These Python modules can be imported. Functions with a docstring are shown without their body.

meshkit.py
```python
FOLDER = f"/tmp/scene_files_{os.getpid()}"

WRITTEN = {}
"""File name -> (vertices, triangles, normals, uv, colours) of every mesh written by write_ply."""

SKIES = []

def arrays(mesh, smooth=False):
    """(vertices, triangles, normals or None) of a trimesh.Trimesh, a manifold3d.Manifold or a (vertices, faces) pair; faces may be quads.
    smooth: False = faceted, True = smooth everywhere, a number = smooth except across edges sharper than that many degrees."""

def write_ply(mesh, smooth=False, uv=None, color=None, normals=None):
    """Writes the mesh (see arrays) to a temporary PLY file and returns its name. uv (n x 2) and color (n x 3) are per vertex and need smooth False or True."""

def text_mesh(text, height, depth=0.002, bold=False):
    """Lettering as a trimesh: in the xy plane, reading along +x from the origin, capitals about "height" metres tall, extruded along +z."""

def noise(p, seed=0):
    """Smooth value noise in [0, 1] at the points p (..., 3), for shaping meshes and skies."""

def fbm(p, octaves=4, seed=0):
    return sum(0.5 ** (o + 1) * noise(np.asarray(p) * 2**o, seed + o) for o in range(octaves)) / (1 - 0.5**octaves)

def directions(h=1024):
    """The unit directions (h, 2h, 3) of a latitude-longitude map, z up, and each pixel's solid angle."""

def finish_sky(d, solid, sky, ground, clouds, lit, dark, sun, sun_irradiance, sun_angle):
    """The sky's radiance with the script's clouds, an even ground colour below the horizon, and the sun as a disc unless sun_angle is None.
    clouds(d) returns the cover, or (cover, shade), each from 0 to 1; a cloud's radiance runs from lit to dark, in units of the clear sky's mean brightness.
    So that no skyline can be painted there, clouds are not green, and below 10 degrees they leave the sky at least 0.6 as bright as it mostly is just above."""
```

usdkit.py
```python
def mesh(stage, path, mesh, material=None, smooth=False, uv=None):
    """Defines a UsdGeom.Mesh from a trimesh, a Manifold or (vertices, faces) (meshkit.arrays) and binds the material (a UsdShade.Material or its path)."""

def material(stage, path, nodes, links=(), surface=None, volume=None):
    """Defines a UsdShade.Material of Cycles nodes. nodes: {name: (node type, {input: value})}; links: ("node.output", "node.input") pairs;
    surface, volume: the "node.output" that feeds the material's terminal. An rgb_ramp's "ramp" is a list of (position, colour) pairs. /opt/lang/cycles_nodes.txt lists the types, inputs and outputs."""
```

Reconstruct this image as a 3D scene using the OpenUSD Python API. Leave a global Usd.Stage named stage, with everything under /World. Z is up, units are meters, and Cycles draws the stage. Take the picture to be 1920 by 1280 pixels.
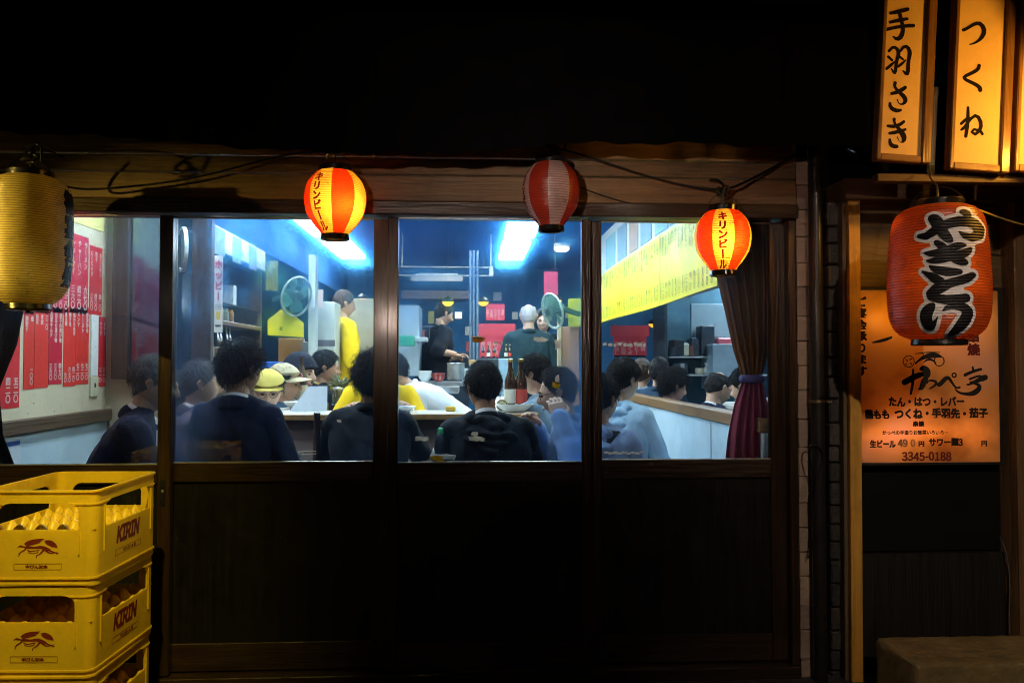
import math, random, glob
import numpy as np, trimesh, manifold3d as m3, shapely, usdkit, meshkit
from shapely import affinity
from scipy.interpolate import PchipInterpolator
from pxr import Usd, UsdGeom, UsdLux, UsdShade, Gf, Sdf, Vt

stage = Usd.Stage.CreateInMemory()
UsdGeom.SetStageUpAxis(stage, 'Z'); UsdGeom.SetStageMetersPerUnit(stage, 1.0)
UsdGeom.Xform.Define(stage, '/World'); UsdGeom.Scope.Define(stage, '/World/Looks')
PI = math.pi

# ---------------------------------------------------------------- camera, sky, moon, exposure
CAM = np.array([0.0, -3.42, 1.34]); YAW, PITCH, FPX = math.radians(3.0), math.radians(1.55), 1500.0
FWD = np.array([math.sin(YAW) * math.cos(PITCH), math.cos(YAW) * math.cos(PITCH), math.sin(PITCH)])
RIGHT = np.array([math.cos(YAW), -math.sin(YAW), 0.0]); UP = np.cross(RIGHT, FWD)
cam = UsdGeom.Camera.Define(stage, '/World/camera')
cam.CreateHorizontalApertureAttr(36.0); cam.CreateVerticalApertureAttr(24.0); cam.CreateFocalLengthAttr(36.0 * FPX / 1920)
cam.CreateFStopAttr(5.6); cam.CreateFocusDistanceAttr(4.2)
cam.CreateClippingRangeAttr((0.05, 1000.0)); cam.CreateExposureAttr(0.0)
m = Gf.Matrix4d(*[float(x) for x in (*RIGHT, 0, *UP, 0, *(-FWD), 0, *CAM, 1)])
cam.AddTransformOp().Set(m)
dome = UsdLux.DomeLight.Define(stage, '/World/sky')
SUN_E, SUN_R = math.radians(4.0), math.radians(200.0)
sky = usdkit.material(stage, '/World/Looks/night_sky', {
    's': ('sky_texture', {'sky_type': 'single_scattering', 'sun_disc': False, 'sun_elevation': SUN_E, 'sun_rotation': SUN_R}),
    'b': ('background_shader', {'strength': 0.0006})}, [('s.color', 'b.color')], surface='b.background')
UsdShade.MaterialBindingAPI.Apply(dome.GetPrim()).Bind(sky)
unseen_moon = UsdLux.DistantLight.Define(stage, '/World/unseen_moon')  # out of view, faint light placed to lift the blacks
unseen_moon.CreateNormalizeAttr(True); unseen_moon.CreateIntensityAttr(0.0015); unseen_moon.CreateAngleAttr(0.5); unseen_moon.CreateColorAttr(Gf.Vec3f(1, .95, .85))
d = -np.array([math.sin(SUN_R) * math.cos(SUN_E), math.cos(SUN_R) * math.cos(SUN_E), math.sin(SUN_E)])  # travel direction
unseen_moon.AddRotateZOp().Set(math.degrees(math.atan2(d[1], d[0])) - 90); unseen_moon.AddRotateXOp().Set(90 + math.degrees(math.asin(d[2])))


def ray(px, py):
    v = FWD * FPX + RIGHT * (px - 960) - UP * (py - 640)
    return v / np.linalg.norm(v)


def P(px, py, Y):
    """Where the line of sight through photo pixel (px, py) meets the plane y = Y."""
    r = ray(px, py); return CAM + r * ((Y - CAM[1]) / r[1])


def PX(px, py, X):
    r = ray(px, py); return CAM + r * ((X - CAM[0]) / r[0])


def PZ(px, py, Z):
    r = ray(px, py); return CAM + r * ((Z - CAM[2]) / r[2])


# ---------------------------------------------------------------- materials
_mats = {}


def M(name, col, rough=.6, var=.25, scale=6.0, bump=.15, bscale=60.0, metal=0.0, spec=.4, sheen=0.0, coat=0.0, stretch=(1, 1, 1), trans=0.0, dirt=None):
    """A procedural surface: base colour broken up by noise, a fine relief, optional grime."""
    if name in _mats:
        return _mats[name]
    c = np.array(col, float)
    n = {'g': ('geometry', {}), 'm': ('mapping', {'scale': tuple(stretch)}),
         'n': ('noise_texture', {'scale': scale, 'detail': 6.0, 'roughness': .65}),
         'r': ('rgb_ramp', {'ramp': [(0.25, tuple(c * (1 - var))), (0.5, tuple(c)), (0.8, tuple(np.minimum(c * (1 + var), .95)))]}),
         'bn': ('noise_texture', {'scale': bscale, 'detail': 4.0}), 'b': ('bump', {'strength': bump, 'distance': .01}),
         'rr': ('map_range', {'from_min': .3, 'from_max': .7, 'to_min': max(rough - .1, .03), 'to_max': min(rough + .12, 1)}),
         'p': ('principled_bsdf', {'metallic': metal, 'specular_ior_level': spec, 'sheen_weight': sheen, 'coat_weight': coat, 'coat_roughness': .15})}
    l = [('g.position', 'm.vector'), ('m.vector', 'n.vector'), ('m.vector', 'bn.vector'), ('n.fac', 'r.fac'), ('bn.fac', 'b.height'), ('b.normal', 'p.normal'),
         ('n.fac', 'rr.value'), ('rr.result', 'p.roughness')]
    src = 'r.color'
    if dirt:
        n['dn'] = ('noise_texture', {'scale': 2.3, 'detail': 8.0, 'roughness': .75})
        n['dr'] = ('map_range', {'from_min': .5, 'from_max': .72, 'to_min': 0.0, 'to_max': .7, 'clamp': True})
        n['dm'] = ('mix_color', {'b': tuple(dirt)})
        l += [('g.position', 'dn.vector'), ('dn.fac', 'dr.value'), ('dr.result', 'dm.fac'), ('r.color', 'dm.a')]
        src = 'dm.result'
    l.append((src, 'p.base_color'))
    out = 'p.BSDF'
    if trans:
        n['t'] = ('translucent_bsdf', {}); n['x'] = ('mix_closure', {'fac': trans})
        l += [(src, 't.color'), ('p.BSDF', 'x.closure1'), ('t.BSDF', 'x.closure2')]; out = 'x.closure'
    _mats[name] = usdkit.material(stage, '/World/Looks/' + name, n, l, surface=out)
    return _mats[name]


def wood(name, col, axis='x', rough=.6, var=.45, coat=0.0, grain=1.0):
    if name in _mats:
        return _mats[name]
    st = {'x': (1.2, 22, 22), 'y': (22, 1.2, 22), 'z': (22, 22, 1.2)}[axis]
    return M(name, col, rough, var, 2.0 * grain, .35, 5.0, coat=coat, stretch=st, dirt=tuple(np.array(col) * .35))


def emitter(name, col, strength):
    if name not in _mats:
        _mats[name] = usdkit.material(stage, '/World/Looks/' + name, {'e': ('emission', {'color': tuple(col), 'strength': float(strength)})}, [], surface='e.emission')
    return _mats[name]


def glassy(name, col, rough=.03, ior=1.5):
    if name not in _mats:
        _mats[name] = usdkit.material(stage, '/World/Looks/' + name, {'p': ('principled_bsdf', {'base_color': tuple(col), 'roughness': rough, 'ior': ior, 'transmission_weight': 1.0})}, [], surface='p.BSDF')
    return _mats[name]


def paper(name, col, trans=.55, gloss=.06):
    if name not in _mats:
        c = np.array(col, float)
        _mats[name] = usdkit.material(stage, '/World/Looks/' + name, {
            'g': ('geometry', {}), 'n': ('noise_texture', {'scale': 14.0, 'detail': 7.0, 'roughness': .7}),
            'r': ('rgb_ramp', {'ramp': [(.3, tuple(c * .62)), (.5, tuple(c * .95)), (.75, tuple(c))]}),
            's': ('noise_texture', {'scale': 90.0, 'detail': 2.0}), 'sr': ('rgb_ramp', {'ramp': [(.66, (1, 1, 1)), (.72, (.25, .2, .16))]}),
            'mm': ('mix_color', {'blend_type': 'multiply', 'fac': .55}),
            'd': ('diffuse_bsdf', {}), 't': ('translucent_bsdf', {}), 'x': ('mix_closure', {'fac': trans}),
            'gl': ('glossy_bsdf', {'roughness': .35, 'color': (1, 1, 1)}), 'y': ('mix_closure', {'fac': gloss})},
            [('g.position', 'n.vector'), ('g.position', 's.vector'), ('n.fac', 'r.fac'), ('s.fac', 'sr.fac'), ('r.color', 'mm.a'), ('sr.color', 'mm.b'),
             ('mm.result', 'd.color'), ('mm.result', 't.color'), ('d.BSDF', 'x.closure1'), ('t.BSDF', 'x.closure2'), ('x.closure', 'y.closure1'), ('gl.BSDF', 'y.closure2')], surface='y.closure')
    return _mats[name]


def window_glass(name, seed, fog_lo=.46, fog_hi=.78, fog_max=.4, xc=0.0, hw=.4, zt=1.95):
    """A pane with its film of condensation, smears and specks: clear glass mixed with a misted layer by noise, tinted blue to carry the lamp halo."""
    n = {'g': ('geometry', {}), 'off': ('vector_math', {'math_type': 'add', 'vector2': (seed * 3.7, seed * 1.3, seed * 2.1)}),
         'ms': ('mapping', {'scale': (1.0, 1.0, .55)}),
         'n1': ('noise_texture', {'scale': 2.6, 'detail': 7.0, 'roughness': .62, 'distortion': .6}),
         'f1': ('map_range', {'from_min': fog_lo, 'from_max': fog_hi, 'to_min': .10, 'to_max': fog_max, 'clamp': True}),
         'n2': ('noise_texture', {'scale': 140.0, 'detail': 2.0}), 'f2': ('map_range', {'from_min': .735, 'from_max': .76, 'to_min': 0.0, 'to_max': .85, 'clamp': True}),
         'mx': ('math', {'math_type': 'maximum'}), 'xyz': ('separate_xyz', {}), 'dx': ('math', {'math_type': 'subtract', 'value2': xc}), 'ad': ('math', {'math_type': 'absolute'}), 'e': ('map_range', {'range_type': 'smoothstep', 'from_min': hw * .6, 'from_max': hw, 'to_min': .13, 'to_max': 1.0, 'clamp': True}),
         'ez': ('map_range', {'range_type': 'smoothstep', 'from_min': zt - .62, 'from_max': zt - .1, 'to_min': 0.0, 'to_max': 1.0, 'clamp': True}), 'es': ('math', {'math_type': 'add', 'use_clamp': True}), 'fe': ('math', {'math_type': 'multiply'}),  # mist thickens towards the top to widen the halo of the lamps
         'tr': ('transparent_bsdf', {'color': (.97, .985, .99)}), 'gl': ('glossy_bsdf', {'roughness': .02, 'color': (1, 1, 1)}), 'fr': ('fresnel', {'IOR': 1.45}),
         'cl': ('mix_closure', {}),
         'rf': ('refraction_bsdf', {'roughness': .30, 'IOR': 1.10, 'color': (.10, .50, 1.0)}), 'tl': ('translucent_bsdf', {'color': (.35, .55, .9)}),  # blue tint stands in for the glow around the lamps
         'df': ('diffuse_bsdf', {'color': (.5, .5, .48)}), 'w1': ('mix_closure', {'fac': .10}), 'w2': ('mix_closure', {'fac': .05}),
         'o': ('mix_closure', {})}
    l = [('g.position', 'off.vector1'), ('off.vector', 'ms.vector'), ('ms.vector', 'n1.vector'), ('off.vector', 'n2.vector'), ('n1.fac', 'f1.value'), ('n2.fac', 'f2.value'), ('g.position', 'xyz.vector'), ('xyz.x', 'dx.value1'), ('dx.value', 'ad.value1'), ('ad.value', 'e.value'), ('xyz.z', 'ez.value'), ('e.result', 'es.value1'), ('ez.result', 'es.value2'), ('es.value', 'fe.value1'), ('f1.result', 'fe.value2'),
         ('fe.value', 'mx.value1'), ('f2.result', 'mx.value2'), ('fr.fac', 'cl.fac'), ('tr.BSDF', 'cl.closure1'), ('gl.BSDF', 'cl.closure2'),
         ('rf.BSDF', 'w1.closure1'), ('tl.BSDF', 'w1.closure2'), ('w1.closure', 'w2.closure1'), ('df.BSDF', 'w2.closure2'),
         ('mx.value', 'o.fac'), ('cl.closure', 'o.closure1'), ('w2.closure', 'o.closure2')]
    return usdkit.material(stage, '/World/Looks/' + name, n, l, surface='o.closure')


# ---------------------------------------------------------------- prims
_names = {}


def numbered(parent, name):
    k = _names.setdefault((parent, name), [0]); k[0] += 1
    return name if k[0] == 1 else f'{name}_{k[0] - 1:03d}'


def keys(prim, label=None, cat=None, group=None, kind=None):
    for k, v in (('label', label), ('category', cat), ('group', group), ('kind', kind)):
        if v: prim.SetCustomDataByKey(k, v)


class Node:
    def __init__(self, path, mat4): self.path, self.M = path, mat4


def thing(name, label, cat, loc=(0, 0, 0), rotz=0.0, group=None, kind=None):
    path = '/World/' + numbered('/World', name)
    x = UsdGeom.Xform.Define(stage, path); x.AddTranslateOp().Set(Gf.Vec3d(*map(float, loc)))
    if rotz: x.AddRotateZOp().Set(math.degrees(rotz))
    keys(x.GetPrim(), label, cat, group, kind)
    mt = trimesh.transformations.rotation_matrix(rotz, [0, 0, 1]); mt[:3, 3] = loc
    return Node(path, mt)


def tm(mesh):
    if isinstance(mesh, trimesh.Trimesh): return mesh
    if isinstance(mesh, (list, tuple)) and isinstance(mesh[0], trimesh.Trimesh): return trimesh.util.concatenate(list(mesh))
    v, f, _ = meshkit.arrays(mesh); return trimesh.Trimesh(v, f, process=False)


def part(node, name, mesh, mat, smooth=30, world=True, label=None, kind=None):
    """A part of a thing (or of a part): ONE mesh; world=True takes world coordinates and stores them relative to the thing."""
    mesh = tm(mesh)
    if world:
        mesh = mesh.copy(); mesh.apply_transform(np.linalg.inv(node.M))
    path = node.path + '/' + numbered(node.path, name)
    pr = usdkit.mesh(stage, path, mesh, mat, smooth=smooth)
    keys(pr.GetPrim(), label, None, None, kind)
    return Node(path, node.M)


def single(name, mesh, mat, label, cat, smooth=30, group=None, kind=None):
    """A thing that is one mesh (or a piece of the setting)."""
    path = '/World/' + numbered('/World', name)
    pr = usdkit.mesh(stage, path, tm(mesh), mat, smooth=smooth)
    keys(pr.GetPrim(), label, cat, group, kind)
    return Node(path, np.eye(4))


def dup(node, name, loc, rotz, label, cat, group=None, tilt=None):
    path = '/World/' + numbered('/World', name)
    x = UsdGeom.Xform.Define(stage, path)
    x.GetPrim().GetReferences().AddInternalReference(node.path)
    x.ClearXformOpOrder()
    x.AddTranslateOp().Set(Gf.Vec3d(*map(float, loc)))
    op = x.GetPrim().GetAttribute('xformOp:rotateZ')
    (x.AddRotateZOp() if not op else UsdGeom.XformOp(op)).Set(math.degrees(rotz))
    x.SetXformOpOrder([UsdGeom.XformOp(x.GetPrim().GetAttribute('xformOp:translate')), UsdGeom.XformOp(x.GetPrim().GetAttribute('xformOp:rotateZ'))])
    x.GetPrim().SetInstanceable(True)
    keys(x.GetPrim(), label, cat, group)
    return path


# ---------------------------------------------------------------- shapes
def box(x0, x1, y0, y1, z0, z1, bev=.003):
    """A box with its edges eased."""
    a, b = np.array([x0, y0, z0], float), np.array([x1, y1, z1], float)
    a, b = np.minimum(a, b), np.maximum(a, b)
    if bev <= 0 or min(b - a) < 3 * bev:
        bev = min(bev, min(b - a) / 4)
        if bev < 2e-4:
            t = trimesh.creation.box(b - a); t.apply_translation((a + b) / 2); return t
    pts = []
    for k in range(3):
        lo, hi = a + bev, b - bev
        for c in np.ndindex(2, 2, 2):
            q = np.where(np.array(c) == 0, lo, hi); q[k] = (a, b)[c[k]][k]; pts.append(q)
    return trimesh.convex.convex_hull(np.array(pts))


def beam(p, q, w, h=None, up=(0, 0, 1), bev=.002):
    """A rectangular bar from p to q."""
    p, q = np.array(p, float), np.array(q, float); L = np.linalg.norm(q - p); h = h or w
    d = (q - p) / L; u = np.array(up, float)
    if abs(d @ u) > .98: u = np.array([0, 1.0, 0])
    s = np.cross(d, u); s /= np.linalg.norm(s); u = np.cross(s, d)
    t = box(0, L, -w / 2, w / 2, -h / 2, h / 2, bev)
    m4 = np.eye(4); m4[:3, 0], m4[:3, 1], m4[:3, 2], m4[:3, 3] = d, s, u, p
    if np.linalg.det(m4) < 0: m4[:3, 1] *= -1
    t.apply_transform(m4); return t


def tube(pts, r, sides=8):
    pts = np.array(pts, float)
    t = np.gradient(pts, axis=0); t /= np.linalg.norm(t, axis=1, keepdims=True) + 1e-12
    ref = np.array([0, 0, 1.0]) if abs(t[0] @ [0, 0, 1]) < .9 else np.array([1.0, 0, 0])
    a = np.cross(t[0], ref); a /= np.linalg.norm(a); A = [a]
    for k in range(1, len(pts)):
        a = A[-1] - t[k] * (A[-1] @ t[k]); A.append(a / (np.linalg.norm(a) + 1e-12))
    A = np.array(A); B = np.cross(t, A); ang = np.arange(sides) * 2 * PI / sides
    rr = np.broadcast_to(r, (len(pts),))
    v = pts[:, None] + rr[:, None, None] * (np.cos(ang)[None, :, None] * A[:, None] + np.sin(ang)[None, :, None] * B[:, None])
    n = len(pts); f = []
    for i in range(n - 1):
        for j in range(sides):
            q = [i * sides + j, i * sides + (j + 1) % sides, (i + 1) * sides + (j + 1) % sides, (i + 1) * sides + j]
            f += [[q[0], q[1], q[2]], [q[0], q[2], q[3]]]
    V = np.vstack([v.reshape(-1, 3), pts[:1], pts[-1:]])
    for j in range(sides):
        f += [[n * sides, (j + 1) % sides, j], [n * sides + 1, (n - 1) * sides + j, (n - 1) * sides + (j + 1) % sides]]
    return trimesh.Trimesh(V, np.array(f), process=False)


def spline(pts, n=24):
    pts = np.array(pts, float); s = np.r_[0, np.cumsum(np.linalg.norm(np.diff(pts[:, :min(3, pts.shape[1])], axis=0), axis=1) + 1e-6)]
    if len(pts) == 2: return pts[0] + (pts[1] - pts[0]) * np.linspace(0, 1, n)[:, None]
    from scipy.interpolate import CubicSpline
    return np.stack([PchipInterpolator(s, pts[:, k])(np.linspace(0, s[-1], n)) if k > 2 else CubicSpline(s, pts[:, k])(np.linspace(0, s[-1], n)) for k in range(pts.shape[1])], 1)


def sag(p, q, drop, n=20):
    p, q = np.array(p, float), np.array(q, float); t = np.linspace(0, 1, n)[:, None]
    c = p + (q - p) * t; c[:, 2] -= (4 * t * (1 - t))[:, 0] * drop; return c


def lathe(profile, seg=40, a0=0.0, a1=2 * PI, at=(0, 0, 0)):
    """Revolve (r, z) rows about z; a full turn closes."""
    pr = np.array(profile, float); full = abs(a1 - a0 - 2 * PI) < 1e-6
    ang = np.linspace(a0, a1, seg + 1)[:seg if full else seg + 1]; n, k = len(pr), len(ang)
    v = np.stack([pr[:, 0][:, None] * np.cos(ang), pr[:, 0][:, None] * np.sin(ang), np.broadcast_to(pr[:, 1][:, None], (n, k))], -1).reshape(-1, 3) + np.array(at)
    f = []
    i, j = np.meshgrid(np.arange(n - 1), np.arange(k if full else k - 1), indexing='ij'); i, j = i.ravel(), j.ravel(); j2 = (j + 1) % k
    q = np.stack([i * k + j, i * k + j2, (i + 1) * k + j2, (i + 1) * k + j], 1)
    return trimesh.Trimesh(v, np.vstack([q[:, [0, 1, 2]], q[:, [0, 2, 3]]]), process=False)


def sheet(fn, nu, nv):
    """A grid surface: fn(u, v) arrays in 0..1 -> (..., 3)."""
    u, v = np.meshgrid(np.linspace(0, 1, nu), np.linspace(0, 1, nv), indexing='ij')
    p = fn(u, v).reshape(-1, 3); i, j = np.meshgrid(np.arange(nu - 1), np.arange(nv - 1), indexing='ij'); i, j = i.ravel(), j.ravel()
    q = np.stack([i * nv + j, (i + 1) * nv + j, (i + 1) * nv + j + 1, i * nv + j + 1], 1)
    return trimesh.Trimesh(p, np.vstack([q[:, [0, 1, 2]], q[:, [0, 2, 3]]]), process=False)


def slab(surface, t):
    """Gives an open grid surface a thickness along its normals."""
    s = surface; n = np.array(s.vertex_normals); v = np.vstack([s.vertices + n * t / 2, s.vertices - n * t / 2]); k = len(s.vertices)
    edges = s.edges[trimesh.grouping.group_rows(s.edges_sorted, require_count=1)]
    f = [s.faces, s.faces[:, ::-1] + k, np.array([[b, a, a + k] for a, b in edges]), np.array([[b, a + k, b + k] for a, b in edges])]
    return trimesh.Trimesh(v, np.vstack(f), process=False)


def extrude(poly, t):
    gs = [g for g in getattr(poly, 'geoms', [poly]) if g.geom_type == 'Polygon' and g.area > 1e-9]
    return trimesh.util.concatenate([trimesh.creation.extrude_polygon(g, t, engine='earcut') for g in gs])


def frame4(o, u, v):
    u, v = np.array(u, float), np.array(v, float); u /= np.linalg.norm(u); n = np.cross(u, v); n /= np.linalg.norm(n); v = np.cross(n, u)
    m4 = np.eye(4); m4[:3, 0], m4[:3, 1], m4[:3, 2], m4[:3, 3] = u, v, n, o; return m4


def placed(poly, t, o, u, v, lift=.0008):
    """Flat shape (metres) laid on the plane through o spanned by u, v, lifted off it."""
    t_ = extrude(poly, t); t_.apply_translation([0, 0, lift]); t_.apply_transform(frame4(o, u, v)); return t_


# ---------------------------------------------------------------- lettering
from PIL import Image, ImageDraw, ImageFont
_FD = '/opt/blender-*/*/datafiles/fonts/'
_fonts, _gl = {}, {}


def glyph(ch, bold=1, face='Noto Sans CJK Regular', S=56):
    """One character as a shapely shape in an em square of side 1, origin lower left."""
    k = (ch, bold, face, S)
    if k in _gl: return _gl[k]
    if (face, S) not in _fonts: _fonts[face, S] = ImageFont.truetype(glob.glob(_FD + face + '.woff2')[0], S)
    im = Image.new('L', (S + 24, S + 24)); ImageDraw.Draw(im).text((12, 12), ch, 255, _fonts[face, S], stroke_width=bold)
    on = np.pad(np.asarray(im) > 127, ((0, 0), (1, 1))).astype(np.int8)
    rows, st = np.nonzero(np.diff(on, axis=1) == 1); en = np.nonzero(np.diff(on, axis=1) == -1)[1]
    if len(rows) == 0: _gl[k] = shapely.Polygon(); return _gl[k]
    g = shapely.union_all(shapely.box(st, -rows - 1.0, en, -rows * 1.0)).buffer(.6).buffer(-.55).simplify(.55 if S > 30 else .4)
    w = _fonts[face, S].getlength(ch)
    g = affinity.scale(affinity.translate(g, -12, 12 + S * 1.2), 1 / S, 1 / S, origin=(0, 0))
    _gl[k] = g; return g


def row_text(s, h, bold=1, face='Noto Sans CJK Regular', squeeze=1.0, S=56, jitter=0.0, rnd=None):
    out, x = [], 0.0
    for ch in s:
        g = glyph(ch, bold, face, S); adv = (_fonts[face, S].getlength(ch) / S)
        if not g.is_empty:
            if rnd: g = affinity.rotate(affinity.translate(g, 0, rnd.uniform(-jitter, jitter)), rnd.uniform(-60, 60) * jitter)
            out.append(affinity.translate(g, x, 0))
        x += adv
    g = affinity.scale(shapely.union_all(out), h * squeeze, h, origin=(0, 0)); a = g.bounds
    return affinity.translate(g, -a[0], -a[1])


def col_text(s, h, pitch=1.0, bold=1, S=56, widen=1.0):
    """A vertical line of text, top at y = 0, centred on x = 0; the long-vowel bar stands upright."""
    out = []
    for k, ch in enumerate(s):
        g = glyph(ch, bold, S=S)
        if g.is_empty: continue
        b = g.bounds; cx, cy = .5, .5 * (glyph('口', bold, S=S).bounds[1] + glyph('口', bold, S=S).bounds[3])
        if ch in 'ー-': g = affinity.rotate(g, -90, origin=((b[0] + b[2]) / 2, (b[1] + b[3]) / 2))
        out.append(affinity.translate(g, -cx, -cy - (k + .5) * pitch))
    return affinity.scale(shapely.union_all(out), h * widen, h, origin=(0, 0))


def brush(strokes, n=14):
    """Brush strokes: each a list of (x, y, radius) in picture-like axes (y down)."""
    out = []
    for s in strokes:
        p = spline(np.array(s, float), n) if len(s) > 1 else np.array(s, float)
        c = [shapely.Point(x, -y).buffer(max(r, .5), 8) for x, y, r in p]
        out += [shapely.union_all([a, b]).convex_hull for a, b in zip(c[:-1], c[1:])] if len(c) > 1 else c
    return shapely.union_all(out).simplify(.6)

# ---------------------------------------------------------------- unseen lamps out of view, placed to light crates, lanterns and boards
def lamp_light(node, pos, r, col, inten):
    s = UsdLux.SphereLight.Define(stage, node.path + '/light'); s.CreateRadiusAttr(r); s.CreateColorAttr(Gf.Vec3f(*col)); s.CreateIntensityAttr(float(inten)); s.CreateNormalizeAttr(True)
    s.AddTranslateOp().Set(Gf.Vec3d(*map(float, np.array(pos) - node.M[:3, 3])))


AMBER = (1.0, .70, .14)
black_metal = M('black_metal', (.012, .012, .013), .45, .3, metal=.3)
def shade_lamp(pos, foot, label, inten, col=AMBER, tilt=(0, 0, -1), cone=.10, deep=.2):
    t = thing('unseen_pole_lamp', label, 'lamp', (foot[0], foot[1], 0))
    pos = np.array(pos, float)
    part(t, 'pole', tube([(foot[0], foot[1], 0), (foot[0], foot[1], pos[2] + .3), ], .035, 12), black_metal)
    part(t, 'arm', tube(spline([(foot[0], foot[1], pos[2] + .28), ((foot[0] + pos[0]) / 2, (foot[1] + pos[1]) / 2, pos[2] + .36), (pos[0], pos[1], pos[2] + .12)], 14), .018, 8), black_metal)
    sh = lathe([(.03, .06), (.06, .05), (cone, -deep), (cone - .004, -deep), (.055, .045), (.0, .05)], 32)
    a = np.array(tilt, float); a /= np.linalg.norm(a)
    R = trimesh.geometry.align_vectors([0, 0, -1], a); sh.apply_transform(R); sh.apply_translation(pos)
    part(t, 'shade', sh, black_metal)
    lamp_light(t, pos + a * .0, .035, col, inten)
    return t


L0 = shade_lamp((-.75, -2.0, 2.9), (-.9, -4.2), 'unseen black pole lamp behind the viewer, placed to light the yellow crates', 125.0, (1.0, .78, .16), tilt=(-.76, 1.38, -2.2), cone=.056, deep=.21)
L3 = shade_lamp((1.35, -3.9, 2.9), (.9, -4.6), 'unseen black pole lamp behind the viewer, placed to light the yakitori front', 66.0, (1.0, .78, .58), tilt=(.88, 3.6, -1.95), cone=.064, deep=.21)
L4X = P(724, 600, 3.88)[0]
L4 = shade_lamp((L4X, -3.9, 1.7), (-1.5, -4.9), 'unseen black pole lamp with a narrow beam, placed to brighten the unlit lantern', 95.0, (1.0, .74, .60), tilt=(.36 - L4X, 3.7, .33), cone=.042, deep=.21)
L1 = shade_lamp((-3.1, -1.3, 2.05), (-3.6, -1.5), 'unseen black pole lamp out of view on the left, placed to light the cream lantern', 135.0, tilt=(1.38, .95, -.27), cone=.036, deep=.24)

# ---------------------------------------------------------------- setting
asphalt = M('asphalt', (.045, .045, .048), .75, .4, 9, .5, 120, dirt=(.02, .02, .02))
single('street', sheet(lambda u, v: np.stack([(u - .5) * 80, (v - .5) * 80, 0 * u], -1), 9, 9), asphalt, 'dark asphalt alley in front of the shop', 'street', kind='structure')
FZ, CZ, XL, XR = .12, 2.6, -2.05, 1.3
floor_m = M('floor_tile', (.12, .11, .10), .5, .3, 5)
single('floor', box(-2.2, 4.7, .04, 7.4, .02, FZ), floor_m, 'worn grey floor inside the restaurant', 'floor', kind='structure')
ceil_m = M('ceiling_glow_blue', (.012, .11, .34), .95, .35, 2.0, .1, 30, spec=.02)  # blue glow around the lamps is put into the ceiling colour
single('ceiling', box(-3.2, 4.7, .04, 7.4, CZ, CZ + .12), ceil_m, 'restaurant ceiling with the blue lamp glow put into its colour', 'ceiling', kind='structure')
cream = M('cream_wall', (.60, .52, .36), .6, .12, 3.0, .1, 40, dirt=(.42, .34, .2))
bluewhite = M('pale_blue_panel', (.50, .66, .74), .35, .08, 2.0, .05, 20)
darkwood = wood('dark_wood', (.045, .026, .016), 'y', .5)
teal_wall = M('back_wall_glow_blue', (.030, .10, .20), .9, .6, 1.1, spec=.05)  # the blue glow is carried into the back wall colour too
single('left_wall', box(XL - .12, XL, .06, 1.2, .02, CZ), cream, 'cream plaster side wall with stains', 'wall', kind='structure')
single('back_wall', box(-3.2, 4.7, 7.28, 7.4, .02, CZ), teal_wall, 'dark blue back wall of the kitchen', 'wall', kind='structure')
single('right_wall', box(4.58, 4.7, .06, 7.28, .02, CZ), teal_wall, 'dark blue right wall of the far dining room', 'wall', kind='structure')
single('alcove_wall', box(-3.2, -1.71, 1.2, 1.26, .02, CZ), cream, 'short cream wall behind the framed mirror', 'wall', kind='structure')
single('alcove_side_wall', box(-3.2, -3.1, 1.26, 7.28, .02, CZ), teal_wall, 'far left wall of the kitchen', 'wall', kind='structure')

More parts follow.
